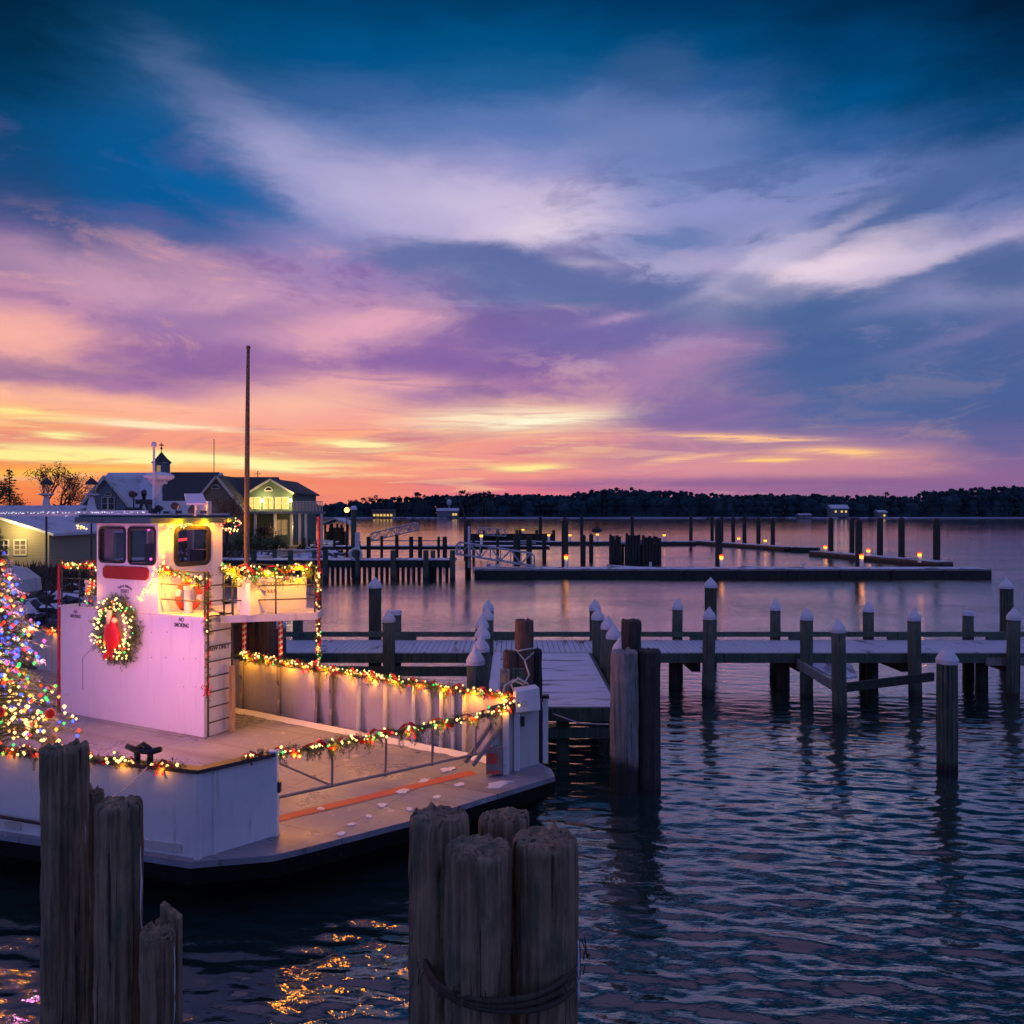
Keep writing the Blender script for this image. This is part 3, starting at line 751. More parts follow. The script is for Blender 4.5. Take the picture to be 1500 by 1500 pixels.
q = MB(); q.bar((-.75,13.1,1.0),(-.28,13.45,1.6),.05,.07); q.bar((-.62,13.0,.98),(-.1,13.5,1.55),.04,.06); q.box(-.42,-.16,13.3,13.42,.74,1.18)
obj('gate_strut', q, M['railgrey'], ferry)
q = MB(); q.box(-.40,-.24,13.28,13.30,.92,1.08); q.box(-.38,-.2,13.26,13.3,.76,.80); parts('rust_plate', q, M['redline'], ferry)
q = MB()
for t in (.25,.6): p=along(BOWR[0],BOWR[1],t); q.box(p[0]+.05,p[0]+.11,p[1]-.07,p[1]-.03,1.42,1.58)
parts('slot', q, M['black'], ferry)
# folding rail across the bow opening
gr_ = MB(); A=W(404,1169,10.95); B=W(714,1101,13.25); A2_=W(404,1106,10.95); B2_=W(716,1048,13.3)
gr_.tube([A,B],.022,8); gr_.tube([A2_,B2_],.022,8)
for t in (.23,.47,.70,.93): gr_.tube([A.lerp(B,t)+Vector((0,0,.0)),A2_.lerp(B2_,t)],.018,6)
gr_.tube([W(366,1100,11.6)*1.0,A.lerp(B,.23)],.016,6); gr_.tube([A2_,A],.02,6)
for t in (.47,.70): p=A.lerp(B,t); gr_.ball((p.x,p.y-.01,p.z),.035,8,5)
obj('bow_rail', gr_, M['railgrey'], ferry)
q = MB(); p=G(352,1145,DK); q.lathe([(.20,0),(.22,.02),(.2,.03),(.02,.035)],20,(p.x,p.y,DK)); obj('deck_hatch', q, M['railgrey'], ferry)
# deck house: long white box wall with the pilot house above
q = MB(); fbox(q,-4.33,0,0,.66,DK,2.96); house = obj('deck_house', q, M['white_clean'], ferry, bevel=.01)
q = MB(); fbox(q,-4.36,.03,-.03,.69,2.96,3.0); fbox(q,-4.33,-1.27,.69,2.6,2.9,3.0); obj('house_top', q, M['white'], ferry)
S0,S1,DP = -3.13,-1.27,1.63; ZR = 4.77
w1 = (front(147,0)[0],front(184,0)[0],front(165,823)[1],front(165,773)[1]); w2=(front(189.5,0)[0],front(228,0)[0],front(208,826)[1],front(208,773)[1])
sw = (side(257,0,S1)[0], side(305,0,S1)[0], side(281,826,S1)[1], side(281,773,S1)[1])
q = MB(); th=.06
holed(q, lambda u,t,z: FP(u,-.004+t,z), S0,S1,2.4,ZR, [w1,w2], th)
holed(q, lambda u,t,z: FP(S1-t,u,z), -.004+th,DP,3.0,ZR, [sw], th)
holed(q, lambda u,t,z: FP(u,DP-t,z), S0,S1-th,3.0,ZR, [(S0+.2,S0+.85,3.8,4.6),(S0+1.0,S0+1.65,3.3,4.6)], th)
holed(q, lambda u,t,z: FP(S0+t,u,z), -.004+th,DP-th,3.0,ZR, [(.35,1.2,3.85,4.6)], th)
pil = obj('pilot_house', q, M['white_clean'], ferry)
def rframe(mb, P, a,b,c,d, wd, t0, t1, r=.09):   # rounded window frame
    def loop(off):
        o=[]; rr=max(.02,r-off)
        for (cx,cz,s) in ((b-off-rr,d-off-rr,0),(a+off+rr,d-off-rr,1),(a+off+rr,c+off+rr,2),(b-off-rr,c+off+rr,3)):
            for k in range(5):
                an=(s+k/4)*PI/2; o.append((cx+rr*math.cos(an),cz+rr*math.sin(an)))
        return o
    A=loop(-wd*.5); B_=loop(wd*.5); n_=len(A)
    vs=[P(u,t0,z) for u,z in A]+[P(u,t0,z) for u,z in B_]+[P(u,t1,z) for u,z in A]+[P(u,t1,z) for u,z in B_]
    fs=[]
    for i in range(n_):
        j=(i+1)%n_; fs += [(i,j,n_+j,n_+i),(2*n_+i,3*n_+i,3*n_+j,2*n_+j),(i,2*n_+i,2*n_+j,j),(n_+i,n_+j,3*n_+j,3*n_+i)]
    mb.add(vs,fs)
PF = lambda u,t,z: FP(u,t,z); PS = lambda u,t,z: FP(S1-t,u,z)
for wv in (w1,w2):
    q = MB(); rframe(q, PF, *wv, .05, -.03, .02); wf = obj('window_frame', q, M['darkmetal'], pil)
    q = MB(); q.add([PF(wv[0],.02,wv[2]),PF(wv[1],.02,wv[2]),PF(wv[1],.02,wv[3]),PF(wv[0],.02,wv[3])],[(0,1,2,3)]); obj('window_pane', q, M['glass'], pil)
q = MB(); rframe(q, PS, *sw, .085, -.035, .02, .12); obj('window_frame', q, M['black'], pil, label='wide black rounded frame of the side window')
q = MB(); q.add([PS(sw[0],.02,sw[2]),PS(sw[1],.02,sw[2]),PS(sw[1],.02,sw[3]),PS(sw[0],.02,sw[3])],[(0,1,2,3)]); obj('window_pane', q, M['glass'], pil)
q = MB(); fbox(q,S0+.1,S1-.1,.08,.5,3.0,3.75); fbox(q,S0+.06,S0+.5,1.1,1.55,3.0,4.3); fbox(q,S1-.5,S1-.1,1.2,1.5,3.0,4.2); fbox(q,S1-.75,S1-.55,.7,.9,3.0,4.35)
obj('console', q, M['black'], pil)
q = MB(); q.bar(FP(S1-.18,.62,4.42),FP(S1-.18,.84,4.44),.03,.05); obj('neon_sign', q, M['neon'], pil)
for (px,py,d) in ((218,776,.5),(227,776,.6),(221,819,.45),(153,812,.4),(156,808,.6)):
    s,z = front(px,py,d); q = MB(); c=FP(s,d,z); q.ball(c,.03,8,5); obj('cabin_lamp', q, M['b_pink'], pil)
# roof
q = MB(); fbox(q,S0-.33,S1+.12,-.28,DP+.25,ZR,ZR+.13); fbox(q,S0-.28,S1+.07,-.23,DP+.2,ZR+.13,ZR+.17)
roof = obj('cabin_roof', q, M['teal'], ferry, bevel=.02)
q = MB(); fbox(q,S0-.25,S1+.04,-.2,DP+.17,ZR+.17,ZR+.20); obj('roof_snow', q, M['snow_thin'], roof)
q = MB(); q.tube([FP(S1-.2,-.1,5.00),FP(-7.2,-.15,4.985)],.035,8); q.bar(FP(S1-.25,-.1,4.955),FP(-7.2,-.15,4.93),.12,.05); boom = obj('roof_boom', q, M['white'], ferry, label='long pale boom with icicle lights')
root_il = thing('icicle_lights','row of small cool white icicle lights along the cabin roof','string lights',tuple(FP(S1,-.15,4.98)))
by={'white':[],'warm':[]}; wi=MB(); 
for i in range(150):
    s=-1.4-i*.038; 
    for k in range(random.randint(0,2)): by['white'].append(FP(s,-.17,4.97-.035*k+random.uniform(-.02,.03)))
wi.tube([FP(-1.4-.3*i,-.16,4.97+random.uniform(-.01,.01)) for i in range(20)],.006,4); obj('wire', wi, M['steel'], root_il); bulbs_part(root_il,by,.010)
# roof gear
def rp(px,py,d=.7):
    s,z=front(px,py,d); return FP(s,d,z)
q = MB(); p=rp(233,700,.8); q.lathe([(.0,0),(.20,.0),(.30,.05),(.31,.10),(.22,.16),(0.02,.19)],20,(p.x,p.y,p.z-.06)); radar=obj('radar_dome', q, M['white_clean'], ferry, smooth=False)
q = MB(); q.tube([(p.x,p.y,ZR+.15),(p.x,p.y,p.z-.05)],.065,10); q.box(p.x-.14,p.x+.14,p.y-.1,p.y+.1,p.z-.13,p.z-.07); obj('radar_post', q, M['white'], radar)
q = MB(); p=rp(225.5,648,.5); q.tube([(p.x,p.y,ZR+.15),(p.x,p.y,p.z-.08)],[.035,.022],8); q.lathe([(.02,0),(.05,.02),(.05,.08),(.03,.11)],12,(p.x,p.y,p.z-.1)); obj('light_mast', q, M['white'], ferry)
for (px,py,r_) in ((196,724,.07),(234,745,.07),(258,741,.075),(284,744,.06)):
    q = MB(); p=rp(px,py,.4); q.tube([(p.x,p.y-.09,p.z),(p.x,p.y-.05,p.z),(p.x,p.y+.09,p.z)],[r_,r_,r_*.6],14); q.tube([(p.x,p.y,ZR+.15),(p.x,p.y,p.z)],.016,6); obj('searchlight', q, M['black'], ferry)
q = MB(); p=rp(211,735,.6)
for a,b in ((-.12,.12),(.12,-.12)): q.bar((p.x+a,p.y,p.z-.25),(p.x+b*.3,p.y,p.z+.18),.035,.05)
q.box(p.x-.16,p.x+.16,p.y-.05,p.y+.05,p.z-.05,p.z+.05); q.ball((p.x,p.y,p.z+.2),.06); q.box(p.x-.4,p.x-.12,p.y,p.y+.2,p.z-.28,p.z-.12); obj('horn_bracket', q, M['darkmetal'], ferry)
q = MB(); a,b = rp(238,748,.9),rp(323,748,.9); q.box(a.x,b.x-.45,a.y-.3,a.y-.05,a.z-.10,a.z+.20); obj('roof_locker', q, M['white'], ferry, bevel=.01)
q = MB(); a,b,c,d = rp(270,723,.45),rp(297,723,.45),rp(303,737,.25),rp(273,737,.25); t_=Vector((0,0,-.03)); q.hexa([d+t_,c+t_,b+t_,a+t_,d,c,b,a]); q.tube([(a+c)/2,Vector(((a+c).x/2,(a+c).y/2,ZR+.15))],.02,6); obj('solar_panel', q, M['snow'], ferry)
for px,py,L in ((163,748,.65),(168,748,.5)):
    q = MB(); p=rp(px,py,.9); q.tube([(p.x,p.y,ZR+.15),(p.x+.04,p.y,ZR+.15+L)],.008,5); obj('whip_antenna', q, M['black'], ferry)
q = MB()
for k in range(9):
    s,z=front(172+k*18,753,.3+.15*(k%3)); p=FP(s,.3+.15*(k%3),ZR+.2); q.box(p.x-.05,p.x+.05,p.y-.04,p.y+.04,p.z,p.z+random.uniform(.04,.12))
parts('roof_fitting', q, M['darkmetal'], ferry)
# name board and signs
s0,z0 = front(153,839); s1,z1 = front(219,839); zc=front(186,839)[1]
q = MB(); r_=.13; u=[(s0,zc-.07),(s0+.07,zc-r_),(s1-.07,zc-r_),(s1,zc-.07),(s1,zc+.07),(s1-.07,zc+r_),(s0+.07,zc+r_),(s0,zc+.07)]
vs=[FP(a,-.05,b) for a,b in u]+[FP(a,-.006,b) for a,b in u]; q.add(vs,[tuple(range(8)),tuple(range(15,7,-1))]+[(i,8+i,8+(i+1)%8,(i+1)%8) for i in range(8)])
obj('name_board', q, M['maroon'], ferry, bevel=.01)
s0,_ = front(171.5,870); s1,_ = front(197.5,870); zt=front(185,850)[1]; zb=front(185,880)[1]
q = MB(); fbox(q,s0,s1,-.02,-.006,zb,zt); sg = obj('route_sign', q, M['white_clean'], ferry)
R3=(e1.x,e1.y,0); sc_=(s0+s1)/2; wd=s1-s0
def text(name,body,size,p,par,**k): return text_obj(name,body,size,p,R3,(0,0,1),M['ink'],par,**k)
text('lettering','Oxford, Bellevue',.082,FP(sc_,-.026,zt-.115),ferry,arc=.42,width=.80)
text('lettering','FERRY',.11,FP(sc_,-.026,zt-.225),ferry,width=.85)
text('lettering','EST. 1683',.07,FP(sc_,-.026,zt-.36),ferry)
for (px,py,sz) in ((111,899.5,.085),(266,912,.10)):
    s,z=front(px,py); text('warning_lettering','NO',sz*1.1,FP(s,-.006,z+sz*.55),ferry,width=.8); text('warning_lettering','SMOKING',sz*1.15,FP(s,-.006,z-sz*.55),ferry,width=.8)
d_,z_=side(318,948,0); p=FP(.006,.33,z_-.02); text_obj('warning_lettering','CREW ONLY',.115,p,(e2.x,e2.y,0),(0,0,1),M['ink'],ferry,width=.85)
# conduit lines and bolt heads on the white wall
q = MB(); pts=[(122,1010),(122,963),(140,945)]; P_=[FP(*(lambda t:(t[0],-.012,t[1]))(front(*p))) for p in pts]; q.tube(P_,.006,5)
for (px,py) in ((222,926),(245,926),(222,963),(243,963),(269,965),(287,965),(269,1006),(287,1006)):
    s,z=front(px,py); c=FP(s,-.004,z); q.ball(c,.012,6,4)
parts('wall_fitting', q, M['railgrey'], ferry)
# life ring and bollards on the house top
q = MB(); c=FP(S1+.05,*[*side(277,872,S1+.05)]); n_=24
q2_=MB(); vs=[]
for sgm,mm in ((0,'orange'),(1,'white_clean')):
    q = MB()
    for a0 in range(4):
        lo = a0*90+(0 if sgm==0 else 62); hi = a0*90+(62 if sgm==0 else 90)
        pts=[c+Vector((e2.x,e2.y,0))*.27*math.cos(math.radians(t))+Vector((0,0,.27*math.sin(math.radians(t)))) for t in np.linspace(lo,hi,7)]
        q.tube(pts,.06,10)
    o_=obj('life_ring' if sgm==0 else 'life_ring_band', q, M[mm], ferry if sgm==0 else o_, smooth=True)
for (px,d0) in ((276,.33),(131,.33)):
    s,_=front(px,0,d0); q = MB(); q.lathe([(.085,0),(.08,.45),(.10,.46),(.10,.52),(.07,.55)],14,FP(s,d0,3.0)); obj('bollard', q, M['white'], ferry)
# railings round the house top (dark pipe)
q = MB()
s_a,s_b = front(236,0)[0]-.05, -.03
for z in (3.28,3.58): q.tube([FP(s_a,.04,z),FP(s_b,.04,z),FP(s_b,.62,z)],.014,6)
for s in (s_b,): q.tube([FP(s,.04,2.98),FP(s,.04,3.86)],.02,6)
q.tube([FP(s_a,.04,3.84),FP(s_b,.04,3.84)],.018,6)
s_l = front(88,0)[0]; s_m=front(141,0)[0]
for z in (3.28,3.58,3.86): q.tube([FP(s_l,.04,z),FP(s_m,.04,z)],.014,6)
for s in (s_l,(s_l+s_m)/2): q.tube([FP(s,.04,2.98),FP(s,.04,3.88)],.02,6)
parts('railing', q, M['rail'], ferry)
# ladder beside the house
q = MB(); La,_=side(307,0,0); 
pa=lambda z: FP(.08,.02,z); pb=lambda z: FP(.08,.62,z)
q.tube([pa(DK+.02),pa(3.86)],.02,8); q.tube([pb(DK+.02),pb(3.95)],.02,8)
for k in range(8): q.tube([pa(.98+.29*k),pb(.98+.29*k)],.014,6)
obj('ladder', q, M['rail'], ferry)
# upper deck platform beyond the house, on striped stanchions
plat=[(-5.86,15.68),(-3.87,16.30),(-3.90,16.95),(-5.7,17.95),(-7.1,18.6),(-7.3,17.6),(-5.5,16.3)]
plat=[(-5.60,15.78),(-3.87,16.30),(-3.90,16.95),(-5.7,17.95),(-6.9,18.5),(-6.2,17.0)]
q = MB(); q.prism(plat,2.86,3.0); obj('upper_platform', q, M['white'], ferry)
q = MB(); fr=[Vector((-5.60,15.80,0)),Vector((-4.9,16.02,0)),Vector((-3.93,16.32,0)),Vector((-3.95,16.92,0)),Vector((-5.7,17.9,0))]
for z in (3.28,3.56,3.86):
    q.tube([p+Vector((0,0,z)) for p in fr],.014,6)
for px in (328,341,404):
    k=(px-750)/F; a,b=fr[0],fr[2]; t=(k*a.y-a.x)/((b.x-a.x)-k*(b.y-a.y)); p=a.lerp(b,t); q.tube([p+Vector((0,0,2.98)),p+Vector((0,0,3.92))],.018,6)
for p in fr[2:]: q.tube([p+Vector((0,0,2.98)),p+Vector((0,0,3.88))],.016,6)
obj('platform_railing', q, M['rail'], ferry)
q = MB(); a=Vector((-5.55,16.55)); b=Vector((-4.25,16.95)); nrm=Vector((-.15,.5))
q.hexa([(a.x,a.y,3.0),(b.x,b.y,3.0),(b.x+nrm.x,b.y+nrm.y,3.0),(a.x+nrm.x,a.y+nrm.y,3.0),(a.x,a.y,3.66),(b.x,b.y,3.62),(b.x+nrm.x,b.y+nrm.y,3.62),(a.x+nrm.x,a.y+nrm.y,3.66)])
lj = obj('life_jacket_locker', q, M['white_clean'], ferry, bevel=.012)
dd=(b-a).normalized(); m_=a.lerp(b,.42); nn_=Vector((dd.y,-dd.x))*.008
text_obj('lettering','LIFE JACKETS',.12,(m_.x+nn_.x,m_.y+nn_.y,3.52),(dd.x,dd.y,0),(0,0,1),M['ink'],lj,width=.8)
text_obj('lettering','15 ADULT',.10,(m_.x+nn_.x,m_.y+nn_.y,3.38),(dd.x,dd.y,0),(0,0,1),M['ink'],lj,width=.8)
q = MB(); fbox(q,.35,.62,.55,1.0,3.0,3.62); obj('platform_locker', q, M['white_clean'], ferry)
def striped(px, z0_, z1_, Yk):
    k=(px-750)/F; ax,ay=FARS[1]; bx,by=FARS[0]; t=(k*ay-ax)/((bx-ax)-k*(by-ay)); p=along(FARS[1],FARS[0],t)
    q = MB(); q.tube([(p[0],p[1]-.05,z0_),(p[0],p[1]-.05,z1_)],.045,10); o=obj('stanchion', q, M['white_clean'], ferry)
    q = MB(); N=60; vs=[]
    for i in range(N+1):
        z=z0_+(z1_-z0_)*i/N; an=i*.9
        for w_ in (0,1): vs.append((p[0]+.049*math.cos(an+w_*0), p[1]-.05+.049*math.sin(an), z+w_*.075))
    q.add(vs,[(2*i,2*i+2,2*i+3,2*i+1) for i in range(N)]); obj('red_spiral', q, M['redpipe'], o)
striped(359,ZT+.05,2.86,0); striped(412,ZT+.05,2.86,0)
q = MB(); q.tube([(-3.96,16.8,ZT+.05),(-3.96,16.8,4.86)],.03,8); q.ball((-3.96,16.8,4.88),.045); pole_=obj('corner_pole', q, M['redpipe'], ferry)
s83,_=front(83,0,0); q = MB(); q.tube([FP(s83,.05,DK),FP(s83,.05,3.88)],.03,8); obj('side_pole', q, M['redpipe'], ferry)
# mast
q = MB(); p=Vector((-5.52,17.05,0)); q.tube([(p.x,p.y,3.0),(p.x+.0,p.y,5.0),(p.x+.015,p.y,7.0),(p.x+.03,p.y,8.40)],[.062,.056,.045,.032],12); q.ball((p.x+.03,p.y,8.42),.05); obj('mast', q, M['mastwood'], ferry)
q = MB(); fbox(q,.12,.20,.5,.58,DK,2.0); obj('timber_post', q, M['wood_raw'], ferry)
# cleat on the near bulwark
q = MB(); p=Vector((-4.72,10.50,1.81)); dN=Vector((.958,-.284,0))
q.tube([p-dN*.26+Vector((0,0,.17)),p-dN*.12+Vector((0,0,.13)),p+dN*.12+Vector((0,0,.13)),p+dN*.26+Vector((0,0,.17))],[.035,.045,.045,.035],10)
for s in (-.1,.1): q.tube([p+dN*s,p+dN*s+Vector((0,0,.14))],.04,8)
q.tube([p-dN*.12+Vector((0,0,.15)),p+Vector((0,0,.22)),p+dN*.12+Vector((0,0,.15))],.03,8)
obj('cleat', q, M['black'], ferry, smooth=True)
q = MB(); q.tube(droop((p.x+.1,p.y-.04,p.z-.02),(-4.1,6.9,2.55),.25,8)[:6],.008,5); rp_=obj('mooring_line', q, M['steel']); tag(rp_,'thin line running down from the black cleat on the ferry side','rope')
# small timber bits on deck under the tree: planks of the stand
GP='garlands of fir, ribbon and bulbs on the ferry'
garland('garland','thick lit garland on the near bulwark below the christmas tree',[(-8.6,11.62,1.84),(-6.94,11.04,1.83),(-5.4,10.60,1.82)],GP,hang=.15,energy=.35,bulbn=22)
garland('garland','short lit garland wound round the black cleat',[(-5.25,10.55,1.83),(-4.72,10.42,1.80),(-4.15,10.24,1.83)],GP,hang=.3,rad=.06,energy=.35,bulbn=24)
garland('garland','short lit garland beside the white gate post',[(-3.45,10.62,1.83),(-3.28,10.78,1.83)],GP,hang=.1,rad=.035,energy=.7)
garland('garland','lit garland with red ribbon draped along the rail across the bow',[A2_+Vector((0.02,-.03,.02)),A2_.lerp(B2_,.5)+Vector((0,-.03,.03)),B2_+Vector((0,-.03,.03)),Vector((.12,13.62,1.86))],GP,hang=.9,energy=.6,bulbn=24)
garland('garland','long lit garland along the far bulwark under the upper platform',[(-5.95,17.95,1.90),(-4.8,17.22,1.88),(-3.7,16.5,1.86),(-2.6,15.82,1.84),(-1.5,15.1,1.83),(-.4,14.42,1.82),(.05,14.12,1.82)],GP,hang=.5,energy=3.8,bulbn=26)
garland('garland','lit garland along the top rail in front of the life ring',[FP(S1+.05,.0,3.90)]+droop(FP(S1+.3,.0,3.88),FP(-.03,.0,3.74),.05,5),GP,hang=.5,energy=30,bulbn=22,glow=WARM2)
garland('garland','lit garland swagged along the upper platform railing beside the mast',[p+Vector((0,-.03,z)) for p,z in ((fr[0],3.95),(fr[1],3.86),(fr[2],3.94))],GP,hang=.7,energy=20,glow=WARM2,bulbn=26,rad=.075)
garland('garland','lower lit swag below the upper platform top rail',droop(fr[0]+Vector((.1,-.06,3.88)),Vector(fr[0].lerp(fr[2],.5))+Vector((0,-.06,3.86)),.16,8)[0:9]+droop(Vector(fr[0].lerp(fr[2],.5))+Vector((0,-.06,3.86)),fr[2]+Vector((0,-.06,3.86)),.18,8)[1:],GP,hang=.8,energy=5,glow=WARM2,bulbn=20,ribbon=False)
garland('garland','lit garland spiralling up the corner pole of the upper platform',[(-3.96,16.76,1.95),(-3.96,16.76,3.9)],GP,hang=0,energy=.8,bulbn=26,rad=.045)
garland('garland','bushy lit garland on the railing left of the pilot house',[FP(s_l,.0,3.90),FP((s_l+s_m)/2,.0,3.86),FP(s_m-.05,.0,3.95),FP(s_m-.12,.0,3.5),FP(s_m-.25,.0,3.1)],GP,hang=.3,energy=1.0,bulbn=24,rad=.075)
garland('garland','dark fir garland with red ribbon hanging down the ladder rail',[pa(3.86)+Vector((0,-.04,0)),pa(3.3)+Vector((0,-.04,0)),pa(2.7)+Vector((0,-.04,0))],GP,hang=0,energy=0,bulbn=3,rad=.055,dens=1.4,lampstep=1)
garland('garland','red ribbon wound down the lower ladder rail',[pa(2.6)+Vector((0,-.02,0)),pa(1.4)+Vector((0,-.02,0))],GP,hang=0,energy=0,bulbn=0,rad=.028,dens=0,lampstep=1)
garland('garland','lit garland on the far bulwark between tree and deck house',[(-12.6,22.1,1.86),(-11.2,21.25,1.86),(-10.4,20.8,1.86)],GP,hang=.3,energy=1.5,bulbn=16)
# plain strings of bulbs
def string(label, pts, n_, energy=.6, jit=.03, cols=('warm',), step=.5):
    root=thing('string_lights',label,'string lights',tuple(pts[0]),group='strings of warm bulbs on the pilot house')
    path=resample(pts,.04); by={}
    for i in range(n_):
        by.setdefault(random.choice(cols),[]).append(path[int(i/n_*len(path))]+rv(jit))
    q=MB(); q.tube([p+rv(.01) for p in path[::4]]+[path[-1]],.005,4); obj('wire', q, M['rail'], root); bulbs_part(root,by,.016)
    L=sum((b-a).length for a,b in zip(path,path[1:])); m=max(1,int(L/step))
    for k in range(m): lamp(root, path[int((k+.5)/m*len(path))]+Vector((.02,-.10,0)), WARM2, energy)
a1=front(234,835); b1=front(206,880)
string('string of bulbs slanting down from the cabin corner to the wreath',[FP(a1[0]-.02,-.05,a1[1]),FP(*(lambda t:(t[0],-.06,t[1]))(front(222,858))),FP(b1[0],-.06,b1[1])],42,.7,.035)
dd0=lambda px,py,o=.05: (lambda t: FP(S1+o,t[0],t[1]))(side(px,py,S1+o))
string('string of bulbs under the roof edge above the black side window',[FP(S1+.1,.15,4.72),dd0(330,764)+Vector((0,-.0,0)),dd0(352,762)],48,17,.03,('warm','warm','warm','red'))
string('string of bulbs hanging down beside the black side window',[dd0(256,764),dd0(247,785),dd0(243,805),dd0(238,828)],22,2.4,.03)
string('short string of bulbs beyond the pilot house roof corner',[dd0(326,772),dd0(340,778),dd0(352,768)],24,.8,.03,('warm','warm','red'))
string('short string of bulbs under the left end of the cabin roof',[FP(S0-.32,-.2,4.70),FP(S0-.05,-.24,4.68)],14,.3,.02,('warm','amber'))
# wreath
wc_s,wc_z=front(178,922); wr=thing('wreath','round fir wreath with red bow and bulbs on the white deck house wall','wreath',tuple(FP(wc_s,-.10,wc_z)))
g_=MB(); by={}; Rw=.50
for i in range(800):
    a=random.uniform(0,2*PI); rr=Rw+random.gauss(0,.095); c=FP(wc_s+rr*math.cos(a),-.10+random.gauss(0,.035),wc_z+rr*math.sin(a))
    d=Vector((R3[0],R3[1],0))*math.cos(a+random.gauss(.6,.7))+Vector((0,0,math.sin(a+random.gauss(.6,.7))))+Vector((-e2.x,-e2.y,0))*random.uniform(-.2,.8)
    sprig(g_,c,d,random.uniform(.08,.16),14)
for i in range(150):
    a=random.uniform(0,2*PI); rr=Rw+random.gauss(0,.105); by.setdefault(random.choice(['warm']*8+['red','green']),[]).append(FP(wc_s+rr*math.cos(a),-.21,wc_z+rr*math.sin(a)))
obj('fir_ring', g_, M['needle'], wr); bulbs_part(wr,by,.019)
for a in (0.6,2.2,3.8,5.4): lamp(wr,FP(wc_s+Rw*math.cos(a),-.24,wc_z+Rw*math.sin(a)),WARM,.55)
q=MB(); rr_=Vector(R3); c=FP(wc_s-.02,-.2,wc_z+.0); nrm=Vector((-e2.x,-e2.y,0))
prof=[(0,.30,.05),(0.0,.18,.11),(-.01,.02,.17),(0,-.12,.21),(-.03,-.26,.19),(-.05,-.36,.10)]
vs=[];nseg=10
for (x,z,hw) in prof:
    for j in range(nseg):
        t=2*PI*j/nseg; vs.append(c+rr_*(x+hw*1.25*math.cos(t))+Vector((0,0,z+.02*math.sin(3*t)))+nrm*(.07*math.sin(t)))
q.add(vs,[(i*nseg+j,i*nseg+(j+1)%nseg,(i+1)*nseg+(j+1)%nseg,(i+1)*nseg+j) for i in range(len(prof)-1) for j in range(nseg)]+[tuple(range(nseg))])
for sx in (-.22,-.12,.05):
    p0=c+Vector((0,0,-.3)); vs=[]
    for i in range(5):
        t=i/4; p=p0+rr_*(sx*t+.02*math.sin(6*t))+Vector((0,0,-.28*t))+nrm*.03; vs+=[p-rr_*.045,p+rr_*.045]
    q.add(vs,[(2*i,2*i+1,2*i+3,2*i+2) for i in range(4)])
obj('red_bow', q, M['red'], wr, smooth=True)
q=MB(); q.tube([c+Vector((0,0,.42))+nrm*.05,c+Vector((0,0,.28))+nrm*.07,c+Vector((0,0,.14))+nrm*.09],[.05,.06,.02],8); q.ball(c+rr_*.14+Vector((0,0,.22))+nrm*.05,.06); obj('cream_candle', q, M['gold'], wr, smooth=True)
# ------------------------------------------------------------------ christmas tree on the ferry deck
tb=Vector((-8.1,12.55,DK)); tree=thing('christmas_tree','fir christmas tree covered in coloured bulbs on the ferry deck','christmas tree',tuple(tb))
q=MB(); q.tube([tb,tb+Vector((0,0,2)),tb+Vector((0,0,4.1))],[.09,.06,.015],10); obj('trunk', q, M['bark'], tree)
br=MB(); nd=MB(); tips=[]
H=4.15
for i in range(300):
    t=(i/300)**.9; z=.62+t*(H-.62); R=1.32*(1-t)**.95+.05; a=i*2.399+random.gauss(0,.2); L=R*random.uniform(.62,1.12)
    d=Vector((math.cos(a),math.sin(a),0)); p0=tb+Vector((0,0,z)); n_=5; pts=[p0+d*L*k/n_+Vector((0,0,.10*L*math.sin(k/n_*2.4)-.16*L*(k/n_)**2)) for k in range(n_+1)]
    br.tube(pts,[.014,.012,.01,.008,.006,.003],4,False)
    for k in range(1,n_+1):
        for s in range(4):
            dd=(pts[k]-pts[k-1]).normalized(); sd=Vector((-dd.y,dd.x,0))*random.choice((-1,1)); q0=pts[k-1].lerp(pts[k],random.random())
            sprig(nd,q0,dd*.7+sd*random.uniform(.2,.9)+Vector((0,0,random.uniform(-.2,.25))),random.uniform(.10,.22),16)
    tips.append((t,pts,a,L))
obj('branches', br, M['bark'], tree, kind='stuff'); obj('fir_needles', nd, M['needle'], tree, kind='stuff')
by={}
for i in range(1450):
    t,pts,a,L=random.choice(tips[:285]) if random.random()<.8 else random.choice(tips[:120])
    k=random.randint(2,5); p=pts[k]+rv(.04)+Vector((0,0,.02))
    c=random.choice(['warm','warm','amber','red','green','blue','blue','blue','pink','red']) if t>.22 else random.choice(['warm']*8+['amber','amber','blue','red','green','warm'])
    by.setdefault(c,[]).append(p)
bulbs_part(tree,by,.026)
for i in range(18):                     # added point lights hidden in the foliage wash the deck house wall pink
    t=(i+.5)/18; a=math.radians(25+75*((i*.618)%1)); R=1.5*(1-t)**.95*.92+.05; p=tb+Vector((R*math.cos(a),R*math.sin(a),.6+t*3.2))
    lamp(tree,p,[(1,.22,.62),(1,.20,.80),(1,.40,.20),(.7,.22,1)][i%4] if t>.15 else WARM,8 if t>.15 else 5,.03)
for i in range(14):
    t=random.random()*.7; a=random.uniform(-2.6,.4); R=1.5*(1-t)**.95*.6; lamp(tree,tb+Vector((R*math.cos(a),R*math.sin(a),.7+t*3.4)),WARM if t<.35 else (.7,.4,.9),.9,.02)
for i,(dx,dz,m_) in enumerate(((1.22,1.30,'red'),(.72,1.42,'red'),(.55,2.25,'red'),(.95,.78,'pvc'),(.2,1.9,'red'))):
    q=MB(); q.ball((tb.x+dx,tb.y-.75 if dx<1 else tb.y-.35,tb.z+dz),.075,14,9); obj('bauble', q, M[m_], tree, smooth=True, label='white bauble' if m_=='pvc' else None)
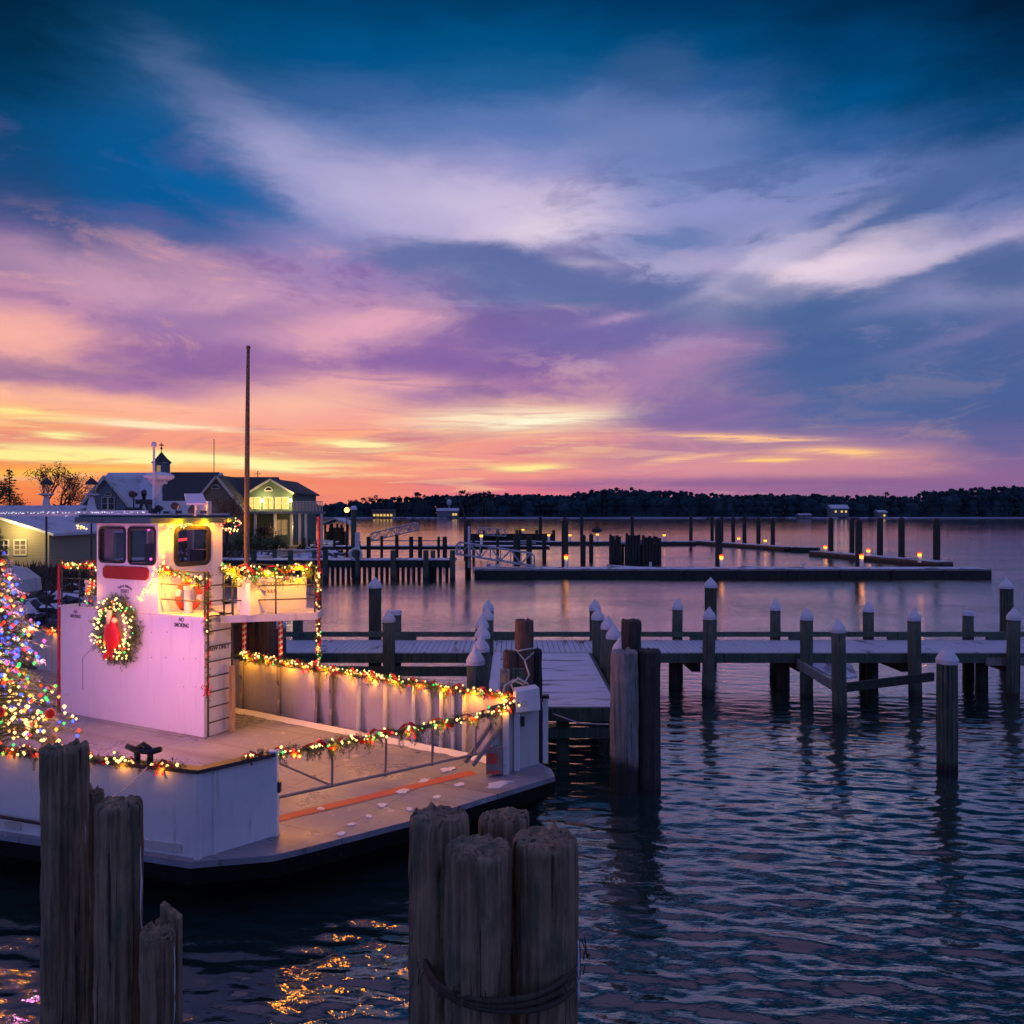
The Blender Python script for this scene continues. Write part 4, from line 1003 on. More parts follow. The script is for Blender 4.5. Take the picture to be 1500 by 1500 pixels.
# timber stand
q=MB()
for (a,b,z) in (((-8.4,12.2),(-7.0,11.9),.95),((-7.4,11.75),(-6.85,12.4),1.02),((-8.2,11.9),(-7.3,12.7),.85),((-7.9,11.75),(-7.2,11.95),1.12),((-8.6,12.0),(-7.6,11.75),1.05)):
    q.bar((a[0],a[1],z+.3),(b[0],b[1],z+.33),.10,.12)
q.bar((-7.05,12.0,1.30),(-6.72,12.05,1.72),.10,.10)
q.bar((-8.3,12.6,.76),(-7.4,12.5,.76),.12,.12); q.bar((-7.85,12.1,.88),(-7.8,13.0,.88),.12,.12)
for x,y in ((-8.35,12.15),(-7.05,11.95),(-7.3,12.6),(-7.75,11.85)): q.box(x-.05,x+.05,y-.05,y+.05,DK,1.2)
obj('timber_stand', q, M['wood_raw'], tree)
for x,y in ((-7.5,11.6),(-8.0,11.7)): lamp(tree,(x,y,1.45),WARM,1.5)
# ------------------------------------------------------------------ near pier with capped piles
ORD=['first','second','third','fourth','fifth','sixth','seventh','eighth','ninth','tenth','eleventh','twelfth','thirteenth']
PZ=1.12
pier=thing('pier','long wooden pier with snow on its planks and green stained rail','pier',(5,23.7,0))
q=MB(); x=-24.0
while x < 34:
    sk=.0; q.hexa([(x,22.62,PZ-.05),(x+.135,22.62,PZ-.05),(x+.135,24.85,PZ-.05),(x,24.85,PZ-.05),(x,22.62,PZ+random.uniform(-.004,.004)),(x+.135,22.62,PZ),(x+.135,24.85,PZ),(x,24.85,PZ+random.uniform(-.004,.004))]); x+=.150
obj('deck_planks', q, M['plank_snow'], pier)
q=MB(); q.box(-24,34,22.52,22.62,PZ-.27,PZ-.02); obj('fascia_beam', q, M['beam'], pier)
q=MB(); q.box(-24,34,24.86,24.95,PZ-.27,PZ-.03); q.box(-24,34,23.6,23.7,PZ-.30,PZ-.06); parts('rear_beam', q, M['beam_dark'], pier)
q=MB(); q.box(-24,34,24.80,24.93,PZ+.10,PZ+.24)
for i in range(-7,12): q.box(-.25+i*3.0-.35,-.25+i*3.0+.35,24.81,24.92,PZ,PZ+.10)
obj('edge_rail', q, M['beam'], pier)
q=MB(); q.box(-24,-.75,22.44,22.52,PZ-.62,PZ-.36); obj('lower_beam', q, M['beam'], pier)
q=MB()
for x0 in (5.1,8.05,10.9,13.8,16.8): q.box(x0-.12,x0+.12,22.7,24.8,PZ-.55,PZ-.28)
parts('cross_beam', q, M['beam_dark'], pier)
q=MB()
for x in (-.5,4.6,7.7,10.2,13.3,16.0):
    for Y in (23.2,24.5):
        if x<0 and Y>24: continue
        q.lathe([(.17,-1),(.16,PZ-.3)],12,(x+(.35 if Y>24 else 0),Y,0))
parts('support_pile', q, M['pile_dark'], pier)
# landing in front, with its two beams
q=MB(); q.prism([(8.1,20.35),(8.75,20.75),(9.3,22.5),(8.1,22.5)],PZ-.32,PZ-.27); ld=obj('lower_landing', q, M['snow_thin'], pier)
q=MB(); q.bar((7.85,22.45,PZ-.28),(7.95,20.2,PZ-.42),.09,.24); obj('landing_beam', q, M['pile_pale'], ld)
q=MB(); q.bar((8.0,20.22,PZ-.48),(11.15,21.7,PZ-.48),.09,.22); obj('landing_beam', q, M['beam_dark'], ld)
q=MB(); q.box(13.0,14.7,22.44,22.50,PZ-.33,PZ-.12); obj('bumper_board', q, M['pile_pale'], pier)
# walkway towards the ferry
wk=thing('walkway','snow covered wooden walkway running from the pier towards the ferry bow','walkway',(.8,19.4,0))
q=MB(); y=16.35
while y < 22.45: q.box(-.52,2.1,y,y+.145,PZ-.05,PZ+.0005*random.random()); y+=.150
obj('deck_planks', q, M['snow_walk'], wk)
q=MB(); q.box(-.52,2.1,16.24,16.34,PZ-.27,PZ-.01); q.box(-.6,-.53,16.3,22.4,PZ-.25,PZ-.01); q.box(2.11,2.18,16.3,22.4,PZ-.25,PZ-.01); parts('edge_beam', q, M['beam'], wk)
q=MB(); q.box(-.55,2.1,16.28,16.38,PZ-.62,PZ-.42); q.box(.9,1.15,16.5,16.7,-.5,PZ-.3); parts('lower_beam', q, M['beam'], wk)
q=MB(); q.box(-.50,-.30,16.3,22.4,PZ,PZ+.05); obj('curb', q, M['snow'], wk)
# piles
def post_mb(r, top, seed=0, flute=0, n=20, rough=.006):
    q=MB(); zs=[-1.5,-.3,.0,.3,.7,1.1,1.5,top]; vs=[]
    zs=[z for z in zs if z<=top-.01]+([top] if zs[-1]!=top else [top]); zs=sorted(set(zs))
    for z in zs:
        for j in range(n):
            a=2*PI*j/n; rr=r*(1.03-.03*z/max(top,1))+rough*mn.noise(Vector((math.cos(a)*2,math.sin(a)*2,z*1.5+seed*7)))*2
            if flute: rr*= .84+.16*abs(math.cos(a*flute/2))**.6
            vs.append((rr*math.cos(a),rr*math.sin(a),z))
    m=len(zs); q.add(vs,[(i*n+j,i*n+(j+1)%n,(i+1)*n+(j+1)%n,(i+1)*n+j) for i in range(m-1) for j in range(n)]+[tuple(range((m-1)*n,m*n))])
    return q
def make_pile(name,label,cat,r,top,m,cap,flute=0,group=None,loc=(0,0,0),n=20,flat=False):
    t=thing(name,label,cat,loc,group=group)
    ct=top-(.30 if cap else 0)
    obj('post', post_mb(r,ct,random.random()*9,flute,n if not flute else flute*6), M[m], t, local=True, smooth=not flute)
    if cap:
        q=MB(); R=r*1.10
        if flat: q.lathe([(R,ct-.04),(R,ct+.05),(R*.9,ct+.09),(R*.3,ct+.10)],20)
        else: q.lathe([(R,ct-.05),(R*1.01,ct+.03),(R*.80,ct+.11),(R*.42,ct+.20),(R*.10,ct+.285),(.004,ct+.30)],20)
        obj('cap', q, M['pvc'], t, local=True)
    return t
G1='white-capped piles of the near pier'
protos={}
def cpile(x,Y,top,label,flat=False,r=.155,m='pile'):
    key=(flat,r,m)
    if key not in protos:
        protos[key]=make_pile('pier_pile',label,'pile',r,2.40,m,True,group=G1,loc=(x,Y,top-2.40),flat=flat)
    else:
        o=dup(protos[key],(x,Y,top-2.40),label,G1); o.rotation_euler=(random.gauss(0,.009),random.gauss(0,.011),random.uniform(0,6))
xs=[(-6.55,2.25),(5.06,2.37),(8.04,2.35),(10.9,2.30),(16.8,2.3)]
for i,(x,t) in enumerate(xs):
    cpile(x,25.05,t,['capped pile behind the pier rail, leftmost, seen past the ferry platform','capped pile behind the pier rail, nearest right of the walkway','capped pile behind the pier rail, second right of the walkway','capped pile behind the pier rail, third right of the walkway','capped pile behind the pier rail at the right end of the picture'][i])
cpile(-3.54,25.05,2.20,'flat-topped pile behind the pier rail beside a taller fluted pile',True)
cpile(13.95,25.05,2.18,'flat-topped pile behind the pier rail towards the right',True)
for i,(x,t,l) in enumerate([(-6.3,2.2,'capped pile on the near edge of the pier, half hidden by the ferry platform'),(-3.33,2.36,'capped pile on the near edge of the pier, left of the walkway'),
    (5.33,2.43,'capped pile on the near pier edge with a fluted pile behind it'),(8.0,2.42,'capped pile on the near pier edge at the back landing corner'),
    (10.95,2.40,'capped pile on the near pier edge at the right landing corner'),(13.6,2.42,'capped pile on the near edge of the pier, last on the right')]):
    cpile(x,22.25,t,l,r=.165)
cpile(8.02,20.05,2.40,'capped pile at the outer corner of the triangular lower landing',r=.165)
for i,(px,py,Y) in enumerate([(696,947,15.85),(704,930,17.3),(706,913,19.1),(707,900,20.8),(714,889,22.4),(715,878,24.9)]):
    p=W(px,py,Y); cpile(p.x,Y,p.z,'%s capped pile from the front, left side of the walkway'%ORD[i],r=.165)
for i,(px,py,Y) in enumerate([(906,931,17.2),(897,913,19.1),(885,901,20.7),(875,889,22.6),(869,877,25.05)]):
    p=W(px,py,Y); cpile(p.x+.05,Y,p.z,'%s capped pile from the front, right side of the walkway'%ORD[i],r=.165)
GF='fluted tall piles'
f0=make_pile('fluted_pile','tall fluted pile with white cone cap behind the pier, left of the walkway','pile',.20,2.95,'pile',True,flute=14,group=GF,loc=(-4.33,25.9,0))
dup(f0,(6.62,27.3,-.12),'tall fluted pile with white cone cap behind the pier, right of the walkway',GF)
dup(f0,(16.3,27.0,-.12),'tall fluted pile with white cone cap behind the pier near the right border',GF)
make_pile('fluted_pile','lone fluted pile with white cone cap standing in open water before the pier','pile',.185,2.42,'pile',True,flute=14,group=GF,loc=(8.42,15.85,0))
# ------------------------------------------------------------------ big old piles (dolphins)
def old_pile(label,x,Y,r,top,m='pile_fore',zlow=-.6,lean=(0,0),seed=0,n=90,round_=.05,group=None,slant=0,crack=1.0,snow=None,name='old_pile'):
    q=MB(); rows=int((top-zlow)/.035); vs=[]; random.seed(seed*13+5)
    cr=[(random.uniform(0,2*PI),random.uniform(.02,.05),random.uniform(.25,1.0),random.uniform(0,6)) for _ in range(14)]
    def rad(a,z):
        rr=r*(1.0+.05*(top-z)/max(1,top-zlow))+r*.10*mn.noise(Vector((math.cos(a)*1.3+seed,math.sin(a)*1.3,z*.55)))+.012*mn.noise(Vector((a*5,seed*3.1,z*.9)))+.010*mn.noise(Vector((a*14,seed*1.7,z*1.0)))+.012*mn.noise(Vector((math.cos(a)*6,math.sin(a)*6,z*5+seed)))
        for (c,wd,dp,ph) in cr:
            cc=c+.10*math.sin(z*1.1+ph); da=(a-cc+PI)%(2*PI)-PI
            e=mn.noise(Vector((ph,z*.8,seed)))*.5+.6
            rr-=crack*.050*dp*e*math.exp(-(da/wd)**2)
        return rr
    for i in range(rows+1):
        z=zlow+(top-round_-zlow)*i/rows
        for j in range(n): a=2*PI*j/n; rr=rad(a,z); vs.append((rr*math.cos(a)+lean[0]*z,rr*math.sin(a)+lean[1]*z,z))
    k=rows+1
    for t in (.25,.5,.75,1.0):
        for j in range(n):
            a=2*PI*j/n; z=top-round_+round_*math.sin(t*PI/2); rr=rad(a,z)*(1-.16*(1-math.cos(t*PI/2)))
            zz=z+slant*rr*math.cos(a+.8)+.05*t*mn.noise(Vector((math.cos(a)*3,math.sin(a)*3,seed)))-.035*t*max(0,mn.noise(Vector((math.cos(a)*7,math.sin(a)*7,seed+4))))
            vs.append((rr*math.cos(a)+lean[0]*z,rr*math.sin(a)+lean[1]*z,zz))
        k+=1
    for s in (.8,.55,.3,.1):
        for j in range(n):
            a=2*PI*j/n; rr=rad(a,top)*.84*s; zz=top+slant*rr*math.cos(a+.8)+.05*s*mn.noise(Vector((math.cos(a)*3,math.sin(a)*3,seed)))+.02*mn.noise(Vector((rr*9*math.cos(a),rr*9*math.sin(a),seed)))-.01
            vs.append((rr*math.cos(a)+lean[0]*top,rr*math.sin(a)+lean[1]*top,zz))
        k+=1
    q.add(vs,[(i*n+j,i*n+(j+1)%n,(i+1)*n+(j+1)%n,(i+1)*n+j) for i in range(k-1) for j in range(n)]+[tuple(range((k-1)*n,k*n))])
    t=thing(name,label,'pile',(x,Y,0),group=group); obj('post', q, M[m], t, local=True, smooth=True)
    if snow:
        q=MB()
        for (a,z,L,w_) in snow:
            rr=rad(a,z)-.004; pts=[]
            for i in range(7):
                zz=z-L*i/6; r2=rad(a,min(zz,top-.02))-.004; pts.append((r2*math.cos(a)+lean[0]*zz,r2*math.sin(a)+lean[1]*zz,zz))
            q.tube(pts,[w_*.4]+[w_*random.uniform(.5,1.2) for _ in range(5)]+[w_*.3],7)
        obj('snow_streak', q, M['snow'], t, local=True, smooth=True)
    return t
GC='cluster of old piles in the centre foreground'
D=5.0
def at(px,Y): return (px-750)/F*Y
old_pile('big weathered pile, left one of the foreground cluster bound with rope',at(645,5.3),5.30,.192,3.05,seed=1,group=GC)
old_pile('big weathered pile, front centre of the foreground cluster bound with rope',at(700,4.95),4.95,.193,2.99,seed=2,group=GC)
old_pile('big weathered pile, right one of the foreground cluster with a mossy shoulder',at(797,5.1),5.10,.205,2.98,seed=3,group=GC,snow=[(-.15,2.35,.4,.010)])
old_pile('big weathered pile, rear one of the foreground cluster behind the others',at(738,5.55),5.62,.175,2.93,seed=4,group=GC,slant=.12)
q=MB()
loopc=Vector((at(735,5.2),5.2)); 
for zz,dz in ((2.16,.04),(2.11,-.03),(2.20,.07)):
    pts=[]
    for i in range(49):
        a=2*PI*i/48; R=.475+.012*math.sin(3*a); pts.append((loopc.x+R*1.02*math.cos(a)*1.0,loopc.y+.47*math.sin(a),zz+dz*math.sin(a*1.0+1)*.6-.02*math.cos(a)))
    q.tube(pts,.019,8,False)
for i in range(40):
    a=random.uniform(0,2*PI); p=Vector((loopc.x+.53*math.cos(a),loopc.y+.47*math.sin(a),2.22+random.gauss(0,.04))); q.tube([p,p+Vector((random.gauss(0,.03),random.gauss(0,.03),-random.uniform(.03,.1)))],.004,4)
tag(obj('binding_rope', q, wood('old_rope',(.028,.020,.014),(.06,.045,.03),moss=.2,line=0), smooth=True),'old brown rope wound round the foreground cluster of piles','rope')
GL='old piles at the lower left corner'
old_pile('tallest weathered pile at the lower left in front of the ferry',at(95,6.3),6.30,.165,3.20,seed=5,group=GL,snow=[(.02,2.9,.5,.012)])
old_pile('thin dark pile between the two tall piles at lower left',at(130,6.42),6.45,.10,2.80,seed=9,group=GL)
old_pile('rounded weathered pile with snow on its right edge at lower left',at(174,6.0),6.00,.158,2.88,seed=6,group=GL,slant=.05,snow=[(.0,2.55,.75,.014),(.05,1.75,.6,.010)])
old_pile('short broken pile stump at lower left beside the rounded pile',at(232,5.9),5.90,.115,2.00,seed=7,group=GL,slant=-.22,round_=.03,snow=[(.03,1.9,.9,.010)])
q=MB(); x_=at(246,5.95); q.hexa([(x_-.07,5.97,-.5),(x_+.07,5.97,-.5),(x_+.07,6.05,-.5),(x_-.07,6.05,-.5),(x_-.07,5.97,2.14),(x_+.07,5.97,2.03),(x_+.07,6.05,2.03),(x_-.07,6.05,2.14)])
tag(obj('split_plank', q, M['pile_fore'], bevel=.01),'slanted split plank behind the short stump at lower left','plank')
GR='piles of the cluster in open water beside the walkway'
old_pile('grey bleached pile at the left front of the water cluster beside the walkway',at(914,14.8),14.8,.25,2.50,m='pile_pale',seed=11,group=GR,n=64)
old_pile('dark pile at the right of the water cluster beside the walkway',at(950,14.9),14.9,.215,2.50,m='pile_dark',seed=12,group=GR,n=64)
old_pile('tall dark pile at the back of the water cluster beside the walkway',at(925,15.35),15.35,.185,2.98,m='pile_dark',seed=13,group=GR,n=64)
GB='brown piles by the ferry bow'
old_pile('tall brown pile with white rope by the ferry bow corner',at(768,15.6),15.6,.170,2.95,m='pile_brown',seed=14,group=GB,n=64)
old_pile('dark brown shorter pile left of the roped pile by the ferry bow',at(747,15.5),15.5,.13,2.38,m='pile_brown',seed=15,group=GB,n=64)
old_pile('dark shorter pile right of the roped pile by the ferry bow',at(784,15.8),15.8,.13,2.36,m='pile_dark',seed=16,group=GB,n=64)
q=MB(); p=W(749,1000,14.6); q.box(p.x-.20,p.x-.03,14.55,14.62,1.0,2.20)
tag(obj('grey_board', q, M['pile_pale']),'grey upright board behind the bow corner of the ferry','board')
q=MB(); q.box(p.x+.0,p.x+.24,14.60,14.68,.9,2.20); tag(obj('grey_board', q, M['beam']),'green stained board behind the bow corner of the ferry','board')
q=MB(); c=Vector((at(768,15.6),15.6,2.36)); q.tube([c+Vector((.185*math.cos(t),.185*math.sin(t),.06*math.cos(t+.9))) for t in np.linspace(-PI,PI,25)],.016,6)
q.tube([c+Vector((-.17,-.10,.04)),c+Vector((.0,-.22,-.14)),c+Vector((.08,-.6,-.34)),(.20,14.0,2.05)],.016,6); q.tube([c+Vector((.18,-.06,-.02)),c+Vector((.02,-.22,-.14))],.016,6)
q.tube([(.20,14.0,2.05),(.02,13.85,2.16),(-.12,13.7,2.10),(-.15,13.75,1.95)],.018,6); q.tube([(.28,14.0,2.06),(.10,13.8,2.20),(-.02,13.7,2.12),(.05,13.8,1.95)],.018,6)
tag(obj('white_rope', q, mat('white_rope',col=(.6,.56,.5),rough=.9), smooth=True),'white mooring rope from the brown pile to the ferry bow','rope')
q=MB(); q.tube([G(803,1043,1.0),W(850,1060,15.6),W(892,1061,14.9)],.014,6); tag(obj('mooring_rope', q, M['steel']),'thin slack rope crossing in front of the walkway end','rope')
GBr='brown timber piles beyond the ferry platform'
for i,(px,w_,y_) in enumerate([(353,.2,19.6),(374,.22,19.8),(391,.2,19.5)]):
    old_pile('brown timber pile beneath the ferry platform, %s of three from the left'%ORD[i],at(px,y_),y_,w_,2.75+.1*i,m='pile_brown',seed=20+i,group=GBr,n=48)
# ------------------------------------------------------------------ docks in the middle distance
def slab(mb,x0,x1,y0,y1,z0,z1): mb.box(x0,x1,y0,y1,z0,z1)
fd=thing('floating_dock','long dark floating dock with thin snow lying across the middle distance','dock',(16,63,0))
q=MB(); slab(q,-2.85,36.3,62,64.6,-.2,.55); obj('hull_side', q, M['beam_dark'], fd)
q=MB(); slab(q,-2.85,36.3,61.95,64.65,.55,.66); obj('deck_surface', q, M['railgrey'], fd)
q=MB(); slab(q,-2.8,36.2,62.1,64.5,.66,.69); obj('snow_cover', q, M['snow_thin'], fd)
q=MB()
for x in np.arange(-2.5,36,3.9): q.box(x,x+.25,61.85,61.95,.15,.6)
parts('fender', q, M['black'], fd)
# bulkhead pier from the shore
bp=thing('bulkhead_pier','dark timber pier with snow on top and a slatted wave screen below','pier',(-14,62,0))
q=MB(); slab(q,-32,-4.3,61.3,64,1.25,1.42); obj('deck_surface', q, M['snow_thin'], bp)
q=MB(); slab(q,-32,-4.3,61.15,61.3,.85,1.38); obj('fascia_beam', q, M['beam_dark'], bp)
q=MB()
x=-32
while x<-4.5: q.box(x,x+.24,61.5,61.6,-.3,.9); x+=.40 if random.random()<.8 else .5
obj('wave_screen', q, M['beam_dark'], bp)
q=MB(); x=-31.8
for px in (318,372,426,477,524,576,624,663):
    xx=at(px,61.1); q.lathe([(.22,-.6),(.2,2.15)],10,(xx,61.05,0))
for xx in np.arange(-31,-5,3.1): q.lathe([(.2,-.6),(.18,2.0)],8,(xx,64.2,0))
parts('post', q, M['pile'], bp)
q=MB(); q.box(-31,-22,61.6,63.8,1.42,1.46); obj('snow_cover', q, M['snow'], bp)
for i,px in enumerate((522,608)):
    x=at(px,61.2); q=MB()
    for k in range(16):
        a=2*PI*k/16; b=2*PI*(k+1)/16; q.tube([(x+.42*math.cos(a),61.0,1.85+.42*math.sin(a)),(x+.42*math.cos(b),61.0,1.85+.42*math.sin(b))],.10,6)
    if i==0: tag(obj('life_ring', q, M['white']),'white ring hung on a post of the dark timber pier','life ring')
# second pier behind, with rail posts
p2=thing('rear_pier','thin low pier with many posts and snow on its edge behind the timber pier','pier',(-10,88,0))
q=MB(); slab(q,-27,4,87,89.5,1.15,1.32); slab(q,-27,4,86.9,87,1.0,1.3); obj('deck_surface', q, M['beam_dark'], p2)
q=MB(); slab(q,-27,4,87.05,89.4,1.32,1.38); obj('snow_cover', q, M['snow'], p2)
q=MB()
for px,t,w_ in ((446,787,.22),(454,790,.15),(491,790,.18),(509,792,.15),(527,792,.22),(541,786,.3),(560,785,.2),(582,783,.25),(603,786,.3),(616,786,.3),(643,786,.2),(652,786,.32),(694,786,.2),(729,786,.2),(757,783,.5),(775,785,.4),(797,784,.3)):
    xx=at(px,87); q.lathe([(w_*.75,-.5),(w_*.75,CH-(t-750)/F*87)],8,(xx,86.6,0))
parts('post', q, M['pile_dark'], p2)
q=MB(); slab(q,at(755,87),at(785,87),86.8,88,1.6,1.95); slab(q,-15,-7.2,86.85,86.93,1.9,2.0); parts('cross_rail', q, M['steel'], p2)
p3=thing('far_dock','thin dark dock with a lit edge crossing behind the pile cluster','dock',(10,125,0))
q=MB(); slab(q,at(688,124),at(1020,124),124,126,-.1,.45); obj('hull_side', q, M['beam_dark'], p3)
q=MB(); slab(q,at(688,124),at(1020,124),124.05,125.95,.45,.55); obj('snow_cover', q, M['snow_thin'], p3)
p4=thing('far_dock','dark raised dock far behind the gangway, left of the channel buoy','dock',(0,150,0))
q=MB(); slab(q,at(688,150),at(812,150),150,152,-.1,1.0); obj('hull_side', q, M['beam_dark'], p4)
q=MB()
for px in (709,729,757,762,786,811): q.lathe([(.3,-.5),(.28,1.7)],8,(at(px,150),149.6,0))
parts('post', q, M['pile_dark'], p4)
def finger(label,a,b,w_,lit):
    t=thing('finger_dock',label,'dock',((a[0]+b[0])/2,(a[1]+b[1])/2,0)); q=MB()
    q.bar((a[0],a[1],.25),(b[0],b[1],.25),w_,.5); obj('hull_side', q, M['pile_brown'] if lit else M['beam_dark'], t)  # lamplight put into the side colour: brown where lit, dark where not
    q=MB(); q.bar((a[0],a[1],.53),(b[0],b[1],.53),w_-.1,.05); obj('snow_cover', q, M['snow_thin'], t)
finger('angled finger dock with lamps, sides coloured as lamplit, left of the far pile row',(29.0,128,0),(35.6,105,0),1.8,1)
finger('short dark end of the angled finger dock, farther from the lamps',(35.7,104.6,0),(38.6,103.0,0),1.6,0)
finger('angled finger dock with lamps, sides coloured as lamplit, at the right behind the long dock',(34.9,94,0),(38.8,73.5,0),1.8,1)
# dense pile platform (breakwater)
bw=thing('pile_breakwater','dark block of closely set piles standing in the water behind the long dock','breakwater',(12.5,83,0))
q=MB()
for px,t in ((894,783),(898,785),(903,784),(907,786),(918,781),(922,784),(926.5,781),(931,784),(935.5,783),(942,784),(947,787),(951.5,785),(956,788),(961,786),(966,788)):
    q.lathe([(.17,-.5),(.155,CH-(t-750)/F*82)],8,(at(px,82)+.03,82,0))
for px in (896,901,905.5,920.5,924.5,929,933.5,938,944.5,949.5,954,958.5,964): q.lathe([(.17,-.5),(.155,2.1+.5*random.random())],8,(at(px,84.4),84.4,0))
for px in np.arange(897,967,5.0): q.lathe([(.15,-.5),(.15,1.7)],7,(at(px,83.2),83.2,0))
parts('pile', q, M['pile_dark'], bw)
q=MB(); slab(q,at(912,82),at(966,82),82.25,84.15,1.75,1.95); obj('cap_beam', q, M['snow_thin'], bw)
# steel dock piles: (px, top, bottom, width)
GD='tall dark dock piles in the middle distance'
dk=[(685.5,760,831,9),(791.5,756,789,5),(827.5,758,831,10),(852,757,784,5),(854,783,824,8),(866,782,818,6.5),(926,756,789,5),(1012,756,797,5.2),(1043,756,792,5),(1052.5,759,830,10),(1057,757,793,5.5),(1074,757,793,5.6),(1090.5,757,796,6),(1111,758,799,6),(1132,758,801,6.2),(1217,758,813,7.5),(1248,758,814,7.2),(1258,760,830,10),(1289,758,818,8.5),(1320.5,758,823,9),(1372,759,828,10)]
words=['beside the gooseneck lamp at the head of the gangway','thin, far away left of the channel buoy','thick, behind the long dock with a lamp at its foot','thin and far, just right of the thick lamp pile','stout and short, between the lamp pile and the pile block','short and stout, nearest left of the pile block','thin and far, rising behind the pile block','thin and far, right of the pile block','thin and far, just left of the thick pile by the angled dock','thick, behind the centre of the long dock with a lamp at its foot','thin, showing right behind the thick centre pile','thin, first right of the thick centre pile','thin, second right of the thick centre pile','thin, third right of the thick centre pile','thin, fourth right of the thick centre pile at the dock end','thick, first of the right-hand row behind the long dock','half hidden behind the thick pile of the right-hand row','thick, centre of the right-hand row with a lamp at its foot','thick, fourth of the right-hand row','thick, fifth of the right-hand row','thick, last of the right-hand row near the dock end']
first=None
for (px,t,b,w_),lab in zip(dk,words):
    Y=6000/(b-750)+(.6 if w_>=9 and b>825 else 0); 
    if abs(b-831)<1.5 or b==830: Y=65.1 if w_>=9 else Y
    r=w_/F*Y/2; top=CH-(t-750)/F*Y
    o=thing('dock_pile','dock pile '+lab,'pile',(at(px,Y),Y,0),group=GD); q=MB(); q.lathe([(r,-1),(r,top-.25)],14); obj('post', q, M['pile_dark'], o, local=True)
    q=MB(); q.lathe([(r*1.04,top-.25),(r*.98,top-.12),(r*.35,top),(.01,top+.02)],14); obj('cap', q, M['black'], o, local=True)
# pedestal lamps
GP2='small amber pedestal lamps on the docks'
pl=[(705,785,88.5,.4,'standing by the thin rear pier, nearest the gooseneck lamp'),(804,784,126,.3,'on the far dock right of the thin far pile'),(835,784,125,.3,'on the far dock just right of the thick lamp pile'),(875,783,125,.3,'on the far dock left of the pile block'),(973,784,125,.3,'on the far dock right of the pile block'),(533/3.571+680,817,63.6,1,'at the thick pile on the left half of the long dock'),(1345/3.571+680,817,63.6,1,'at the foot of the thick centre pile on the long dock'),(1082,789,120,.7,'red topped, on the left finger dock nearest the centre'),(1121,792,108,.8,'on the left finger dock near its outer end'),(1209,802,93,1,'on the right finger dock at its far end'),(1272,807,86,1,'on the right finger dock behind the thick piles'),(1262,816,63.8,1,'at the foot of the thick pile in the right-hand row'),(1347,813,72,1.3,'brightest, on the right finger dock close in'),(766,776,152,.4,'on the far raised dock behind the gangway')]
for px,py,Y,k,lab in pl:
    p=W(px,py,Y); s=.17*(Y/70)**.6; t=thing('pedestal_lamp','amber lamp '+lab,'lamp',(p.x,Y,.6),group=GP2)
    q=MB(); q.box(p.x-s*.7,p.x+s*.7,Y-s*.6,Y+s*.6,.55,p.z-.10); obj('pedestal', q, M['white'], t)
    q=MB(); q.lathe([(s*.8,-.12),(s*.95,-.02),(s*.9,.12)],10,(p.x,Y,p.z)); obj('lens', q, M['lamp_amber'], t)
    q=MB(); q.lathe([(s*1.2,.12),(s*1.0,.2),(s*.2,.26)],10,(p.x,Y,p.z)); obj('hood', q, M['lamp_red'] if 'red' in lab or k>=1 else M['darkmetal'], t)
    lamp(t,(p.x,Y-s*1.6,p.z),(1,.40,.06),1.0*k,.12)
# gangways
def gang(label,a,b,h,w_,r):
    t=thing('gangway',label,'gangway',tuple(a)); a=Vector(a); b=Vector(b); q=MB(); N=7
    for oy in (0,w_):
        A=a+Vector((0,oy,0)); B=b+Vector((0,oy,0)); up=Vector((0,0,h)); q.tube([A,B],r,6); q.tube([A,A+up*.8+(B-A)*.005,A+up+(B-A)*.04],r,6); q.tube([A+up+(B-A)*.04,B+up-(B-A)*.04],r,6); q.tube([B+up-(B-A)*.04,B+up*.8,B],r,6)
        for i in range(N+1):
            p=A.lerp(B,.04+i/N*.92); q.tube([p,p+up],r*.7,5)
            if i<N: p2=A.lerp(B,.04+(i+1)/N*.92); q.tube([p+(up if i%2 else 0*up),p2+(0*up if i%2 else up)],r*.7,5)
    obj('truss_sides', q, M['steel'], t)
    q=MB(); q.hexa([a+Vector((0,0,-.05)),b+Vector((0,0,-.05)),b+Vector((0,w_,-.05)),a+Vector((0,w_,-.05)),a,b,b+Vector((0,w_,0)),a+Vector((0,w_,0))]); obj('walkway', q, M['steel'], t)
gang('pale metal truss gangway sloping down from the timber pier to the long dock',W(668,812,62.4),W(783,830,62.4),.95,1.3,.05)
gang('small distant metal gangway on the far raised dock',W(700,783,148),W(741,786,148),1.3,1.5,.08)
gang('dark covered gangway behind the timber pier near the shore',(-16.5,95,1.6),(-11,95,2.9),.9,1.2,.07)
